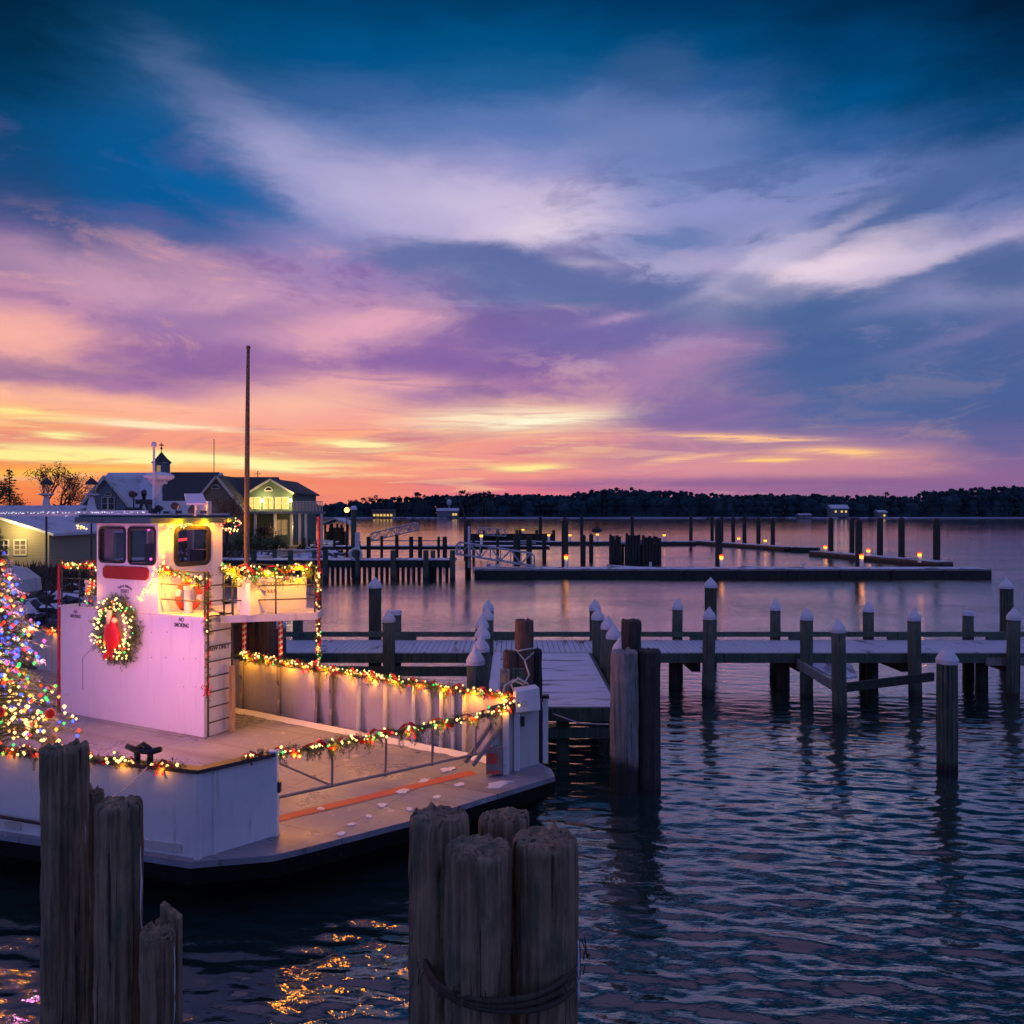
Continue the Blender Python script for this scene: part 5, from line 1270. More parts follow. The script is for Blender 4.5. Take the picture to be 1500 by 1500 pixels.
# boats and buoy
def skiff(label,px,py,Y,L,rot,m='white'):
    t=thing('skiff',label,'boat',(at(px,Y),Y,0),rotz=rot); q=MB(); n_=10; vs=[]
    for i in range(n_+1):
        x=-L/2+L*i/n_; f=(1-max(0,(i/n_-.45)/.55)**2.2); wd=L*.17*f+.02; z=.42+.22*(i/n_)**2
        vs+=[(x,-wd,z),(x,-wd*.7,.02),(x,wd*.7,.02),(x,wd,z),(x,wd*.86,z-.02),(x,wd*.6,.16),(x,-wd*.6,.16),(x,-wd*.86,z-.02)]
    q.add(vs,[(i*8+j,i*8+(j+1)%8,(i+1)*8+(j+1)%8,(i+1)*8+j) for i in range(n_) for j in range(8)]+[tuple(range(7,-1,-1)),tuple(n_*8+j for j in range(8))])
    obj('hull', q, M[m], t, local=True)
    q=MB(); q.box(-L*.15,-L*.05,-L*.14,L*.14,.3,.36); q.box(L*.12,L*.2,-L*.12,L*.12,.32,.38); obj('thwart', q, M['snow'], t, local=True)
    q=MB(); q.box(-L/2-.15,-L/2+.05,-.15,.15,.2,.85); obj('outboard', q, M['white'], t, local=True)
skiff('small white skiff moored behind the long dock below the pile block',920,827,68,3.6,PI*.97)
skiff('long low white skiff moored behind the right half of the long dock',1130,829,67,5.0,PI*.99)
skiff('white skiff lying behind the foot of the gangway',724,827,67.5,3.0,1.3)
bu=thing('channel_buoy','red channel buoy with a small tower floating beyond the docks','buoy',(at(874,215),215,0))
q=MB(); q.lathe([(1.0,-.3),(1.5,.1),(1.4,.5),(.5,1.0)],16); obj('float', q, M['black'], bu, local=True)
q=MB(); 
for a in range(3): q.tube([(.6*math.cos(a*2.1),.6*math.sin(a*2.1),.9),(.1*math.cos(a*2.1),.1*math.sin(a*2.1),3.2)],.10,6)
q.lathe([(.35,1.9),(.3,3.0),(.1,3.4)],8); obj('tower', q, M['maroon'], bu, local=True)
# gooseneck lamp and its pedestal, post with white cap
gn=thing('gooseneck_lamp','thin gooseneck street lamp arching over the water at the gangway','street lamp',(at(680.5,64),63.5,0))
q=MB(); x=at(680.5,63.5); q.tube([(x,63.5,1.2),(x,63.5,4.6),(x-.15,63.5,5.3),(x-.45,63.5,5.8),(x-.85,63.5,6.05),(x-1.25,63.5,6.1)],.055,8); obj('pole', q, M['darkmetal'], gn)
q=MB(); q.lathe([(.22,-.12),(.16,0),(.03,.06)],12,(x-1.3,63.5,6.1)); obj('lamp_shade', q, M['darkmetal'], gn)
q=MB(); x=at(687,63.2); q.box(x-.09,x+.09,63.1,63.3,.7,3.9); tag(obj('utility_riser', q, M['white']),'slim pale utility post beside the thick pile at the gangway','post')
wp=thing('white_capped_post','tall post with snowy cap beside a white cabinet at the shore end of the piers','post',(at(518,80),80,1))
q=MB(); x=at(518,80); q.lathe([(.28,-2),(.26,4.2)],12,(x,80,1)); obj('post', q, M['pile'], wp)
q=MB(); q.lathe([(.34,4.2),(.34,4.4),(.2,4.6)],12,(x,80,1)); obj('cap', q, M['snow'], wp)
q=MB(); x=at(523.5,79); q.box(x-.2,x+.2,78.8,79.2,1.2,3.05); tag(obj('utility_cabinet', q, M['white']),'tall white utility cabinet beside the snow capped post','cabinet')
fl=thing('shore_lamp','very bright amber lamp on a pole left of the snow capped post','street lamp',(at(508,82),82,1))
q=MB(); x=at(508,82); q.tube([(x,82,1),(x,82,5.0)],.05,6); obj('pole', q, M['darkmetal'], fl)
q=MB(); q.ball((x,82,5.2),.26,10,7); obj('globe', q, emis('bright_amber',(1,.5,.10),5), fl); lamp(fl,(x,81.5,5.2),(1,.5,.15),5,.1)
# ------------------------------------------------------------------ land on the left
land=MB()
edge=[(-95,20),(-30,30.5),(-21,33),(-19,40),(-20,50),(-20.5,61.0),(-19,66),(-17.5,78),(-19.5,92),(-23,104),(-26,118),(-45,150),(-70,190),(-300,260),(-400,200),(-400,20)]
def landz(x,y,inside): return inside
n_=len(edge); ins=[(-100,24),(-33,35),(-24,38.5),(-22.5,45),(-23,52),(-21.5,62),(-20.5,67),(-19,78),(-21,91),(-24.5,102),(-28,115),(-47,145),(-72,183),(-295,250),(-390,195),(-390,24)]
land.add([(x,y,-.4) for x,y in edge]+[(x,y,1.15) for x,y in ins],[(i,(i+1)%n_,n_+(i+1)%n_,n_+i) for i in range(n_)]+[tuple(range(n_,2*n_))])
struct('shore_ground', land, M['land'])
# riprap rocks
random.seed(21)
q=MB()
for i in range(900):
    t=random.random(); a,b=random.choice([((-60,27.2),(-30,32.5)),((-34,32.0),(-22,36.0)),((-30,31.8),(-21,36)),((-21.5,36),(-20.5,45)),((-21,45),(-21.3,60)),((-34,36),(-24,41)),((-20.3,63),(-18,78)),((-18.2,78),(-20,92)),((-20,92),(-24,104))])
    x=a[0]+(b[0]-a[0])*t+random.gauss(0,.8); y=a[1]+(b[1]-a[1])*t+random.gauss(0,.8); s=random.uniform(.22,.6); z=max(0.0,min(1.25,.35+.5*random.random()+ (y-32)*.03 if x<-21 else random.uniform(.1,.9)))
    vs=[]; 
    for k in range(12):
        d=rv().normalized(); vs.append((x+d.x*s,y+d.y*s,z+d.z*s*.6))
    import bmesh
    bm=bmesh.new(); [bm.verts.new(v) for v in vs]; r_=bmesh.ops.convex_hull(bm,input=bm.verts); bm.verts.index_update()
    vv=[tuple(v.co) for v in bm.verts]; ff=[tuple(v.index for v in f.verts) for f in bm.faces]; bm.free(); q.add(vv,ff)
r_=obj('riprap_rocks', q, M['rock']); tag(r_,'heap of snow dusted rocks along the left shore','rocks',kind='stuff')
q=MB()
for i in range(5200):
    x=random.uniform(-48,-21.5); y=random.uniform(38,100) if random.random()<.6 else random.uniform(37,60)
    if x>-25 and random.random()<.5: x-=3
    k=mn.noise(Vector((x*.15,y*.1,0)))
    if k<-.05: continue
    s=random.uniform(.3,.9)*(1+k); blade(q,Vector((x,y,1.1)),Vector((random.gauss(0,.35),random.gauss(0,.3),1)),s,.03+.0006*y)
    for _ in range(3): blade(q,Vector((x+random.gauss(0,.2),y,1.1)),Vector((random.gauss(0,.4),random.gauss(0,.3),1)),s*random.uniform(.5,1),.03+.0006*y)
tag(obj('dry_scrub', q, M['scrub']),'brown dry grass and scrub on the left shore','grass',kind='stuff')
def bush(name,label,x,y,z,r,h,m,n_=500,leaf=.12):
    t=thing(name,label,'bush',(x,y,z)); q=MB(); q.tube([(x,y,z),(x,y,z+h*.6)],.05,6)
    for i in range(9):
        a=i*.7; q.tube([(x,y,z+.1),(x+r*.5*math.cos(a),y+r*.5*math.sin(a),z+h*.6)],.025,4)
    obj('stems', q, M['bark'], t); q=MB()
    cl=[(Vector((x+random.gauss(0,r*.45),y+random.gauss(0,r*.45),z+h*random.uniform(.3,.85))),r*random.uniform(.25,.5)) for _ in range(10)]
    for i in range(n_):
        c,s=random.choice(cl); p=c+rv(s*.5); d=rv(); blade(q,p,d,leaf*random.uniform(.7,1.6),leaf*.35)
    obj('foliage', q, M[m], t)
# ------------------------------------------------------------------ buildings on the left shore
def gable(mbw,mbr,x0,x1,y0,y1,z0,ze,zr,axis='y',ov=.35,th=.16):
    # walls with gable ends; ridge along axis
    if axis=='y':
        xm=(x0+x1)/2; 
        for y,f in ((y0,1),(y1,-1)):
            v=[(x0,y,z0),(x1,y,z0),(x1,y,ze),(xm,y,zr),(x0,y,ze)]; mbw.add(v,[(0,1,2,3,4) if f==1 else (4,3,2,1,0)])
        mbw.add([(x0,y0,z0),(x0,y1,z0),(x0,y1,ze),(x0,y0,ze)],[(3,2,1,0)]); mbw.add([(x1,y0,z0),(x1,y1,z0),(x1,y1,ze),(x1,y0,ze)],[(0,1,2,3)])
        sl=(zr-ze)/(xm-x0)
        for sg in (-1,1):
            xe=xm+sg*((xm-x0)+ov); zee=ze-sl*ov
            a=[(xm,y0-ov,zr+.02),(xe,y0-ov,zee+.02),(xe,y1+ov,zee+.02),(xm,y1+ov,zr+.02)]; b=[(p[0],p[1],p[2]+th) for p in a]
            if sg<0: a=a[::-1]; b=b[::-1]
            mbr.hexa(a+b)
    else:
        ym=(y0+y1)/2
        for x,f in ((x0,-1),(x1,1)):
            v=[(x,y0,z0),(x,y1,z0),(x,y1,ze),(x,ym,zr),(x,y0,ze)]; mbw.add(v,[(0,1,2,3,4) if f==1 else (4,3,2,1,0)])
        mbw.add([(x0,y0,z0),(x1,y0,z0),(x1,y0,ze),(x0,y0,ze)],[(0,1,2,3)]); mbw.add([(x0,y1,z0),(x1,y1,z0),(x1,y1,ze),(x0,y1,ze)],[(3,2,1,0)])
        sl=(zr-ze)/(ym-y0)
        for sg in (-1,1):
            ye=ym+sg*((ym-y0)+ov); zee=ze-sl*ov
            a=[(x0-ov,ym,zr+.02),(x1+ov,ym,zr+.02),(x1+ov,ye,zee+.02),(x0-ov,ye,zee+.02)]; b=[(p[0],p[1],p[2]+th) for p in a]
            if sg>0: pass
            else: a=a[::-1]; b=b[::-1]
            mbr.hexa(a+b)
def window(par,x0,x1,y,z0,z1,m,mull=(1,1),name='window',arch=False,fr=.08):
    f=MB(); d=.06
    if arch:
        xm=(x0+x1)/2; r=(x1-x0)/2; pts=[(xm+r*math.cos(t),z0+r*math.sin(t)) for t in np.linspace(0,PI,13)]
        f.tube([(a,y-d,b) for a,b in pts]+[(x0,y-d,z0),(x1,y-d,z0)],fr*.7,5); o=obj(name,f,M['trim'],par); g_=MB(); g_.add([(a,y-.03,b) for a,b in pts],[tuple(range(13))]); obj('pane',g_,M[m],o); return
    for a,b,c,e in ((x0-fr,x0,z0-fr,z1+fr),(x1,x1+fr,z0-fr,z1+fr),(x0,x1,z1,z1+fr),(x0,x1,z0-fr,z0)): f.box(a,b,y-d,y+.02,c,e)
    for i in range(1,mull[0]): xx=x0+(x1-x0)*i/mull[0]; f.box(xx-.03,xx+.03,y-d,y-.02,z0,z1)
    for i in range(1,mull[1]): zz=z0+(z1-z0)*i/mull[1]; f.box(x0,x1,y-d+.01,y-.015,zz-.025,zz+.025)
    o=obj(name,f,M['trim'],par); g_=MB(); g_.add([(x0,y-.012,z0),(x1,y-.012,z0),(x1,y-.012,z1),(x0,y-.012,z1)],[(0,1,2,3)]); obj('pane',g_,M[m],o)
GZ=1.15
def Z(py,Y): return CH-(py-750)/F*Y
inn=thing('waterfront_inn','large waterfront house with several gables, dark roofs and a small cupola','house',(-32,96,GZ))
def block(name_w,mw,mr,x0,x1,y0,y1,ze,zr,axis,label=None,**k):
    a=MB(); b=MB(); gable(a,b,x0,x1,y0,y1,GZ-.1,ze,zr,axis,**k); w_=obj('wall',a,M[mw],inn,label=label); r_=obj('roof',b,M[mr],inn); return w_,r_
Y1=88
wA,rA=block('w','side_grey','roof_snow',at(118,Y1),at(188,Y1),Y1,100,Z(742,Y1),Z(699,Y1),'y',label='grey gable wing on the left')
wB,rB=block('w','side_grey','roof_snow',at(158,96),at(318,96),92.5,101,Z(733,95),Z(694.5,96.5),'x',label='main wing with the long ridge')
a=MB(); ym=96.75; sl=(Z(694.5,96.5)-Z(733,95))/4.25
x0,x1=at(247,96),at(318,96); a.hexa([(x0,92.1,Z(733,95)-sl*.35+.2),(x1,92.1,Z(733,95)-sl*.35+.2),(x1,ym,Z(694.5,96.5)+.2),(x0,ym,Z(694.5,96.5)+.2),(x0,92.1,Z(733,95)-sl*.35+.24),(x1,92.1,Z(733,95)-sl*.35+.24),(x1,ym,Z(694.5,96.5)+.24),(x0,ym,Z(694.5,96.5)+.24)]); obj('roof',a,M['shingle'],inn,label='dark shingled part of the main roof')
wC,rC=block('w','side_brown','shingle',at(279,87),at(354,87),87,96,Z(745,87),Z(698,87),'y',label='brown middle gable')
wD,rD=block('w','side_grey','shingle',at(318,96),at(400,96),93,101,Z(728,96),Z(701,97),'x',label='rear wing')
Yg=90
wE,rE=block('w','side_green','shingle',at(363,Yg),at(428,Yg),Yg,101,Z(721.5,Yg),Z(703,Yg),'y',label='green gable wing with the lit windows')
# gable trims
q=MB()
for (l,ap,r_,Yk) in (((112,748),(153,699),(193,746),Y1),((275,748),(316.5,697.5),(358,749),87),((361,723),(395.5,702.5),(430,723),Yg)):
    for s,e in ((l,ap),(ap,r_)): q.bar(W(s[0],s[1],Yk-.4),W(e[0],e[1],Yk-.4),.14,.22)
parts('gable_trim', q, M['trim'], inn)
window(wA,at(150,Y1),at(157,Y1),Y1,Z(746,Y1),Z(729,Y1),'pane_dark',(1,2)); window(wA,at(159.5,Y1),at(167,Y1),Y1,Z(746,Y1),Z(729,Y1),'pane_dark',(1,2)); window(wA,at(154,Y1),at(164,Y1),Y1,Z(726,Y1),0,'pane_dark',arch=True)
window(wC,at(310,87),at(322,87),87,Z(716,87),0,'pane_dark',arch=True)
window(wE,at(388,Yg),at(399,Yg),Yg,Z(719,Yg),0,'pane_dark',arch=True)
for k,(a,b) in enumerate(((364,371),(372.5,381),(387,392.5),(393.5,399.5),(404,412),(413.5,422))):
    window(wE,at(a,Yg),at(b,Yg),Yg,Z(745,Yg),Z(729,Yg),'pane_lit' if 1 else 'pane_dim',(1,2))
for a,b in ((404,411),(413,420),(424,430),(431.5,437)): window(wE,at(a,Yg-.0),at(b,Yg),Yg,Z(783,Yg),Z(762,Yg),'pane_dim',(1,3)) if b<429 else None
q=MB(); 
for px in (384,425.5): p=W(px,733,Yg-.3); q.box(p.x-.12,p.x+.12,p.y-.1,p.y+.1,p.z-.2,p.z+.2)
parts('wall_lamp', q, emis('wall_lamp',(1,.75,.25),9), inn)
for px in (384,425.5): p=W(px,733,Yg-.9); lamp(inn,p,(1,.72,.25),80,.1)
for px in (300,150): p=W(px,756,84); lamp(inn,p,(1,.6,.2),9,.1)
# porch and balcony
q=MB(); q.box(at(360,88),at(472,88),86.6,90,Z(749,88)-.25,Z(749,88)); bal=obj('balcony', q, M['side_grey'], inn)
q=MB(); zb=Z(749,88)
for px in np.arange(430,473,2.1): q.box(at(px,86.7)-.03,at(px,86.7)+.03,86.65,86.72,zb,zb+1.0)
q.box(at(429,86.7),at(472,86.7),86.63,86.74,zb+1.0,zb+1.08); obj('railing', q, M['trim'], bal)
q=MB()
for px in (374,403,427,439,448,471): q.box(at(px,86.9)-.12,at(px,86.9)+.12,86.8,87.05,GZ,zb-.25)
parts('porch_post', q, M['trim'], inn)
q=MB(); q.box(at(424,88),at(448,88),86,90,GZ-.3,GZ+.25); obj('porch_floor', q, M['side_tan'], inn); lamp(inn,(at(435,87),87.5,3.4),(1,.6,.2),30,.1); lamp(inn,(at(412,87),85.5,3.4),(1,.6,.2),22,.1)
# cupola
cx=at(236.5,96); cw=.72; q=MB(); zc0=Z(700,96); zc1=Z(678,96); q.box(cx-cw,cx+cw,96-cw,96+cw,zc0-.6,zc1); cu_=obj('cupola', q, M['side_grey'], inn)
q=MB(); q.lathe([(cw*1.75,0),(cw*.9,.55),(.06,1.25)],4,(cx,96,zc1)); 
q.tube([(cx,96,zc1+1.2),(cx,96,zc1+2.4)],.04,5); q.ball((cx,96,zc1+1.7),.14,8,5); q.box(cx-.25,cx+.25,95.98,96.02,zc1+2.0,zc1+2.15); obj('cupola_roof', q, M['shingle'], cu_)
window(cu_,cx-.22,cx+.22,96-cw,zc0+.35,zc1-.35,'pane_dim',(1,1),fr=.06)
q=MB(); q.box(cx-cw-.1,cx+cw+.1,96-cw-.1,96+cw+.1,zc1-.08,zc1+.02); q.box(cx-cw-.08,cx+cw+.08,96-cw-.08,96+cw+.08,zc0-.1,zc0+.05); parts('cupola_trim', q, M['trim'], cu_)
for px,py in ((313.5,643),(377.5,690)):
    x=at(px,97); q=MB(); q.tube([(x,97,Z(700,97)),(x,97,Z(py,97))],.045,5)
    if px>350: q.tube([(x-.4,97,Z(694,97)),(x+.4,97,Z(694,97))],.03,4)
    obj('roof_aerial', q, M['darkmetal'], inn)
# low boathouses
bh=thing('boathouse','low boathouse with pale blue snowy roof and lit tan gable at far left','house',(-36,60,GZ))
a=MB(); b=MB(); q=MB()
A=W(75,783,52); 
x0,x1=at(-70,53),at(72,53)
a.hexa([(x0,53,GZ-.2),(x1,53,GZ-.2),(x1,62,GZ-.2),(x0,62,GZ-.2),(x0,53,Z(783,53)),(x1,53,Z(783,53)),(x1,62,Z(783,53)),(x0,62,Z(783,53))])
xm=(x0+x1)/2; a.add([(x0,53,Z(783,53)),(x1,53,Z(783,53)),(xm,53,Z(760,53)-.1)],[(0,1,2)]); obj('wall', a, M['side_tan'], bh)
b.hexa([(xm,52.6,Z(760,53)),(x1+.5,52.6,Z(784,53)-.05),(x1+.5,63,Z(784,53)-.05),(xm,63,Z(760,53)),(xm,52.6,Z(760,53)+.18),(x1+.5,52.6,Z(784,53)+.13),(x1+.5,63,Z(784,53)+.13),(xm,63,Z(760,53)+.18)])
b.hexa([(x0-.5,52.6,Z(784,53)-.05),(xm,52.6,Z(760,53)),(xm,63,Z(760,53)),(x0-.5,63,Z(784,53)-.05),(x0-.5,52.6,Z(784,53)+.13),(xm,52.6,Z(760,53)+.18),(xm,63,Z(760,53)+.18),(x0-.5,63,Z(784,53)+.13)]); obj('roof', b, M['roof_snow'], bh)
window(bh,at(22,53),at(38,53),53,Z(812,53),Z(792,53),'pane_dim',(2,3)); window(bh,at(0,53),at(12,53),53,Z(812,53),Z(792,53),'pane_dark',(2,3))
lamp(bh,(at(5,51),51.8,3.9),(1,.75,.25),75,.1); lamp(bh,(at(45,51),51.5,3.4),(1,.6,.2),5,.1)
bh2=thing('boathouse','second low teal shed with snowy roof behind the ferry cabin','house',(-27,66,GZ))
a=MB(); b=MB(); gable(a,b,at(74,60),at(150,60),60,68,GZ-.2,Z(786,60),Z(757,66),'x',ov=.4); obj('wall', a, M['side_teal'], bh2); obj('roof', b, M['roof_snow'], bh2)
window(bh2,at(104,60),at(111,60),60,Z(800,60),Z(788,60),'pane_dark'); window(bh2,at(124,60),at(134,60),60,Z(808,60),Z(790,60),'pane_dark',(2,1))
bh3=thing('long_shed','long low building with a blue snowy roof on the horizon at far left','house',(-50,78,GZ))
a=MB(); b=MB(); gable(a,b,at(-150,78),at(108,78),76,84,GZ-.2,Z(757,78),Z(743,80),'x',ov=.4); obj('wall', a, M['side_grey'], bh3); obj('roof', b, M['roof_snow'], bh3)
# covered boat and small boat at far left
q=MB(); sk_=thing('covered_boat','boat under a pale cover on the shore at the far left edge','boat',(-23,38,1.1))
p=W(15,828,37); q.lathe([(.9,0),(1.25,.35),(1.2,.9),(.7,1.35),(.1,1.5)],14,(p.x,37,1.1)); obj('cover', q, M['panel'], sk_); q=MB(); q.box(p.x-1.3,p.x+1.5,36.2,38.2,.7,1.15); obj('trailer', q, M['beam_dark'], sk_)
wt_=thing('capped_post','short white-capped post on the rocks behind the ferry at left','post',(at(41,28),28,0)); q=MB(); q.lathe([(.22,-.5),(.2,1.55)],14,(at(41,28),28,0)); obj('post', q, M['pile'], wt_); q=MB(); q.lathe([(.27,1.55),(.24,1.65),(.02,1.95)],14,(at(41,28),28,0)); obj('cap', q, M['pvc'], wt_)
# gazebo / boat shelter
gz=thing('boat_shelter','open boat shelter with snowy roof and dark boat at the water edge','shelter',(at(491,104),104,1)); q=MB()
for px in (476,484,500,508):
    for dy in (0,4): q.box(at(px,104)-.12,at(px,104)+.12,104+dy,104.2+dy,-.5,Z(768,104))
parts('post', q, M['beam_dark'], gz); b=MB(); gable(MB(),b,at(473,104),at(511,104),103.5,108.5,0,Z(768,104),Z(760.5,105),'y',ov=.3); obj('roof', b, M['roof_snow'], gz)
q=MB(); n8=[(0,0),(.5,.8),(2.4,.9),(3.1,0.0)]; q.box(at(479,105),at(506,105),104.6,107,.7,2.5); q.box(at(482,105),at(500,105),104.8,106.8,2.5,3.0); obj('dark_boat', q, M['black'], gz)
# lantern posts behind the ferry cabin
GLn='unlit lantern posts behind the ferry cabin'
for px,lab in ((68,'left'),(134,'right')):
    Yk=30.0; t=thing('lantern_post','unlit white lantern post behind the ferry roof boom, %s one of two'%lab,'street lamp',(at(px,Yk),Yk,0),group=GLn)
    x=at(px,Yk); z=Z(717,Yk); q=MB(); q.tube([(x,Yk,-.5),(x,Yk,z-.95)],.035,8); obj('pole', q, M['darkmetal'], t); q=MB(); q.lathe([(.25,-1.0),(.14,-.6),(.08,-.25),(.25,-.20),(.25,-.15)],10,(x,Yk,z)); obj('post', q, M['white'], t)
    q=MB(); q.lathe([(.14,-.15),(.20,.18)],6,(x,Yk,z)); obj('lantern_glass', q, M['glass'], t); q=MB(); q.lathe([(.26,.18),(.2,.28),(.04,.42)],6,(x,Yk,z)); obj('lantern_hood', q, M['darkmetal'], t)
# trees on the left
def bare_tree(label,x,y,z,h,spread,m='twig',seed=1,leaves=0,name='bare_tree',depth=6):
    random.seed(seed); t=thing(name,label,'tree',(x,y,z)); tk=MB(); cr=MB(); lv=MB()
    def grow(p,d,L,r,k):
        q_=p+d*L*.5+rv(L*.05); e=p+d*L+rv(L*.04); (tk if k<2 else cr).tube([p,q_,e],[r,r*.85,r*.7],5 if k<3 else 3,False)
        if k>=depth:
            for _ in range(leaves): blade(lv,e+rv(.25),rv(),.16,.06)
            return
        for _ in range(3 if k<4 else 2):
            nd_=(d+rv(spread)+Vector((0,0,.10))).normalized(); grow(e,nd_,L*random.uniform(.62,.84),max(.012,r*.62),k+1)
    grow(Vector((x,y,z)),Vector((0,0,1)),h*.24,h*.028,0)
    obj('trunk', tk, M['bark'], t); obj('crown', cr, M[m], t)
    if leaves: obj('dead_leaves', lv, M[m], t, kind='stuff')
bare_tree('round bare tree glowing against the sunset left of the inn',at(80,92),92,GZ,10.6,.42,seed=4,leaves=7)
bare_tree('small bare vine-like tree in front of the brown middle gable',at(331,82),82,GZ,6.4,.30,seed=8,leaves=1)
bare_tree('bare tree at the far left border of the view',at(-14,100),100,GZ,9.5,.42,seed=11,leaves=6)
bare_tree('yellow lit bare shrub beside the green gable',at(389,85),85,GZ,2.9,.5,seed=12,m='scrub',leaves=3)
def conifer(label,x,y,z,h,r,seed,group=None,name='conifer'):
    random.seed(seed); t=thing(name,label,'tree',(x,y,z),group=group); q=MB(); q.tube([(x,y,z),(x,y,z+h)],[h*.02,.02],6); obj('trunk', q, M['bark'], t); q=MB()
    for i in range(60):
        k=i/60; R=r*(1-k)**.8*random.uniform(.5,1.15)+.1; a=i*2.4; c=Vector((x,y,z+h*(.15+.83*k)))
        for s in range(12):
            u=s/12; p=c+Vector((math.cos(a)*R*u,math.sin(a)*R*u,-.1*R*u+.12*R*u*u)); blade(q,p,Vector((math.cos(a)+random.gauss(0,.6),math.sin(a)+random.gauss(0,.6),random.gauss(.1,.4))),.28,.06)
    obj('crown', q, M['needle'], t)
q=MB(); random.seed(77)
for i in range(2600):
    x=random.uniform(-130,at(150,112)); hh=3.4+1.6*mn.noise(Vector((x*.12,0,0)))-1.2*max(0,(x+75)/25); p=Vector((x,112+random.gauss(0,2),GZ+random.random()*hh)); blade(q,p,rv()+Vector((0,0,.5)),.9,.35)
tag(obj('hedgerow', q, M['needle']),'dark mass of shrubs on the horizon behind the left shore','shrubs',kind='stuff')
conifer('dark ragged conifer at the far left against the sunset',at(14,94),94,GZ,8.9,2.6,31)
for i,(px,Y,r,h) in enumerate(((366,84,1.1,2.2),(404,83,1.2,1.5),(377,80,1.3,1.3),(352,80,1.0,1.6),(118,86,1.8,1.7),(205,84,1.5,1.5))):
    bush('evergreen_bush','dark evergreen bush '+['below the lit balcony, left','low, beneath the green gable windows','in front of the lit shrub','nearest the mast, before the inn','left of the grey gable','before the main wing, mostly behind the cabin roof'][i],at(px,Y),Y,GZ,r,h,'needle',700,.16)
# ------------------------------------------------------------------ far shore
hills=MB(); hills.prism([(-900,640),(2200,640),(2600,1600),(-1400,1600)],-1,1.1,[(-900,632),(2200,632),(2700,1700),(-1500,1700)]); struct('far_shore', hills, snowm('far_bank',1.0,(.25,.30,.38),(.03,.05,.06),(.02,.1,1)))
sil=[(-600,742),(300,741),(445,739),(480,737),(510,735),(535,733),(560,730),(600,728),(640,726),(700,723),(760,723),(820,725),(868,719),(900,715),(920,715),(950,717),(1000,718),(1030,723),(1100,724),(1150,723),(1200,724),(1250,727),(1290,726),(1340,726),(1360,719),(1400,715),(1450,714),(1500,711),(1600,709),(2400,712)]
def silh(px):
    for (a,b),(c,d) in zip(sil,sil[1:]):
        if a<=px<=c: return b+(d-b)*(px-a)/(c-a)
    return 730
random.seed(5)
q=MB()
def clump(mb,c,r,nf,leaf):
    for _ in range(nf):
        d=rv().normalized(); p=c+Vector((d.x*r,d.y*r*.6,d.z*r*.8))*random.random()**.35; e=rv().normalized()*leaf; f=rv().normalized()*leaf; mb.add([p-e,p+f,p+e,p-f],[(0,1,2,3)])
for row,Y in enumerate((650,662,676)):
    x=-420
    while x<560:
        px=750+x/Y*F; zt=Z(silh(px),Y)+random.gauss(0,.8)-(2-row)*2.6; r=random.choice((2.2,3.0,4.2,5.4))*random.uniform(.85,1.15)
        if zt>3:
            zc=zt-r*.8; q.ball((x,Y,zc),r*.78,7,5,(1,.6,.9)); clump(q,Vector((x,Y-.5,zc)),r,26,.85)
            for z in np.arange(2,zc-1,4.5): q.ball((x+random.gauss(0,1),Y-1.5,z),r*.9,6,4,(1.1,.6,1)); clump(q,Vector((x,Y-3,z)),r,10,.9)
        x+=random.uniform(2.6,5.2)
tag(obj('far_woodland', q, M['farwood']),'dark wooded far shore under the sunset','woodland',kind='stuff')
GT='tall pines standing out on the far shore'
pines=[(517,731),(537,727),(556,727.5),(566,729),(588,727),(597,726),(612,721),(626,725),(640,723),(652,726),(675,718),(690,723),(707,721),(712,718.5),(745,721),(885,716),(1297,720,1),(1360,722,1)]
for i,pp in enumerate(pines):
    px,py=pp[:2]; Y=645; x=at(px,Y); zt=Z(py,Y); t=thing('pine_tree','flat-topped pine on the far shore, %s from the left of those standing out'%(['first','second','third','fourth','fifth','sixth','seventh','eighth','ninth','tenth','eleventh','twelfth','thirteenth','fourteenth','fifteenth','sixteenth','seventeenth','eighteenth'][i]),'tree',(x,Y,1),group=GT)
    q=MB(); q.tube([(x,Y,1),(x+random.gauss(0,.5),Y,zt-3)],[.5,.3],5); 
    for _ in range(5): a=random.uniform(-2.5,2.5); q.tube([(x,Y,zt-6),(x+a,Y,zt-2.5+random.gauss(0,.5))],.15,4)
    obj('trunk', q, M['bark'], t); q=MB()
    for _ in range(5 if len(pp)<3 else 2): clump(q,Vector((x+random.gauss(0,2.0),Y,zt-2.2+random.gauss(0,.8))),random.uniform(1.4,2.3),26,.6)
    obj('crown', q, M['farwood'], t)
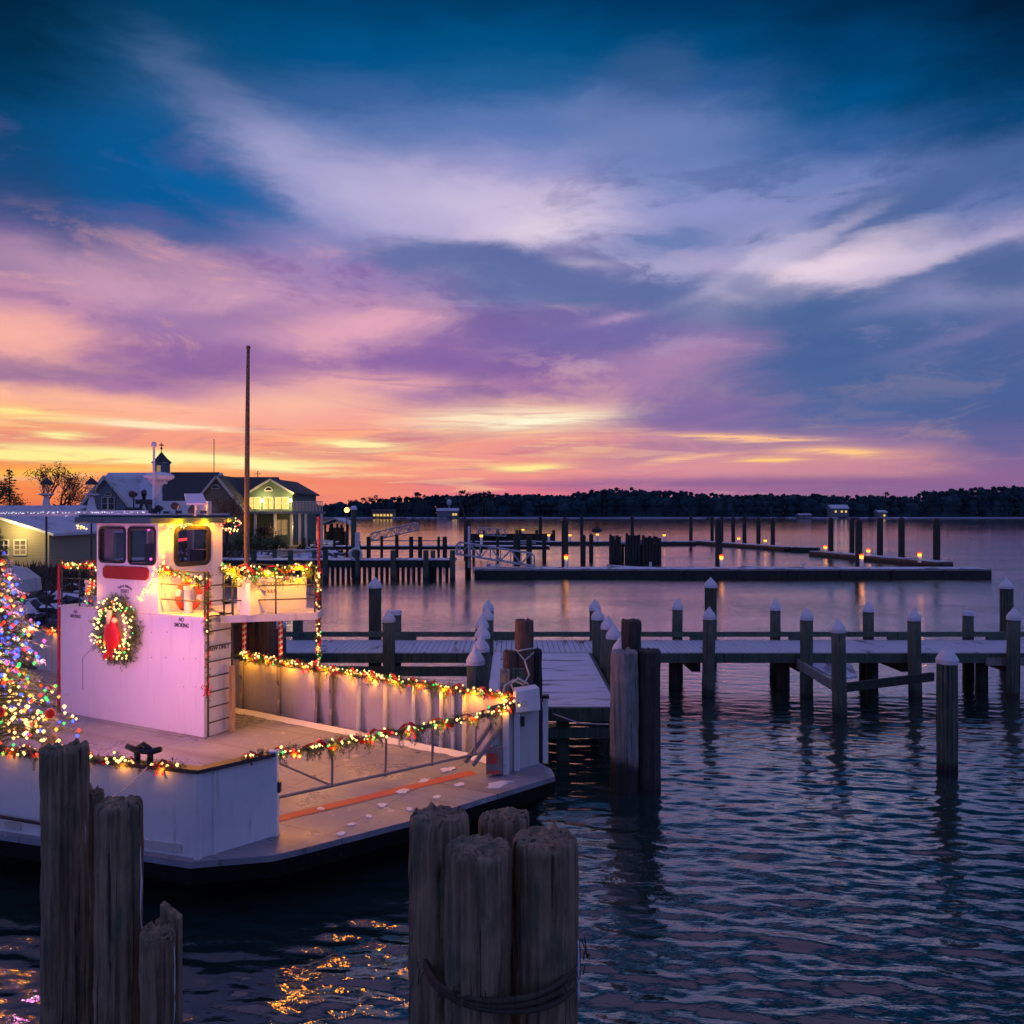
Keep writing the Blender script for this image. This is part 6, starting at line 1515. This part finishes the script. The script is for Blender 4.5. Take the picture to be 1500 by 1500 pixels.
# far houses
def fhouse(label,px0,px1,pyt,pyb,lit,mw='white',win=((.25,.5),(.7,.5)),roof='roof_snow',two=False):
    Y=636; x0,x1=at(px0,Y),at(px1,Y); t=thing('far_house',label,'house',((x0+x1)/2,Y,1)); a=MB(); b=MB(); zt=Z(pyt,Y); zb=Z(pyb,Y); gable(a,b,x0,x1,Y,Y+8,min(zb,1),zb+(zt-zb)*.72,zt,'x',ov=.5,th=.4)
    w_=obj('wall', a, M[mw], t); obj('roof', b, M[roof], t)
    for u,v in win:
        xx=x0+(x1-x0)*u; zz=zb+(zt-zb)*v*.72; q=MB(); s=max(.7,(x1-x0)*.05); q.box(xx-s,xx+s,Y-.15,Y,zz-.8,zz+.8); obj('window', q, emis('far_window',(1,.62,.15),.9 if lit else .2) if lit else M['pane_dark'], w_)
fhouse('distant low house with a row of yellow lit windows on the left far shore',545,578,746.5,758,1,'side_tan',((.1,.4),(.25,.4),(.4,.4),(.55,.4),(.7,.4),(.85,.4)),'shingle')
fhouse('distant blue-grey house with one orange light left of the gooseneck lamp',640,671,745,757,1,'side_grey',((.78,.4),(.9,.4)))
fhouse('distant white two storey house with lit windows on the right far shore',1217,1243,740,757,1,'side_grey',((.28,.62),(.62,.62),(.85,.62)))
fhouse('distant small white house with an orange light right of the two storey one',1287,1299,748,757,1,'side_grey',((.7,.3),))
fhouse('distant pale low shed left of the white two storey house',1171,1188,753,758,0,'side_grey',((.4,.5),))
q=MB(); x=at(658,640); q.tube([(x,640,1),(x,640,Z(741,640))],.35,6); q.lathe([(1.2,0),(1.9,1.2),(1.9,3.2),(.4,4.6)],12,(x,640,Z(740,640))); tag(obj('water_tower', q, M['roof_snow']),'small pale water tower among the trees of the far shore','water tower')
q=MB()
for _ in range(90):
    px=random.choice([random.uniform(1100,1215),random.uniform(1240,1330),random.uniform(560,720),random.uniform(1000,1120)]); x=at(px,634); L=random.uniform(2,9); q.box(x,x+L,633.5,634.5,.2,.5+random.random()*.5)
tag(obj('shore_ice', q, M['snow']),'broken line of snow and ice along the far shoreline','snow',kind='stuff')
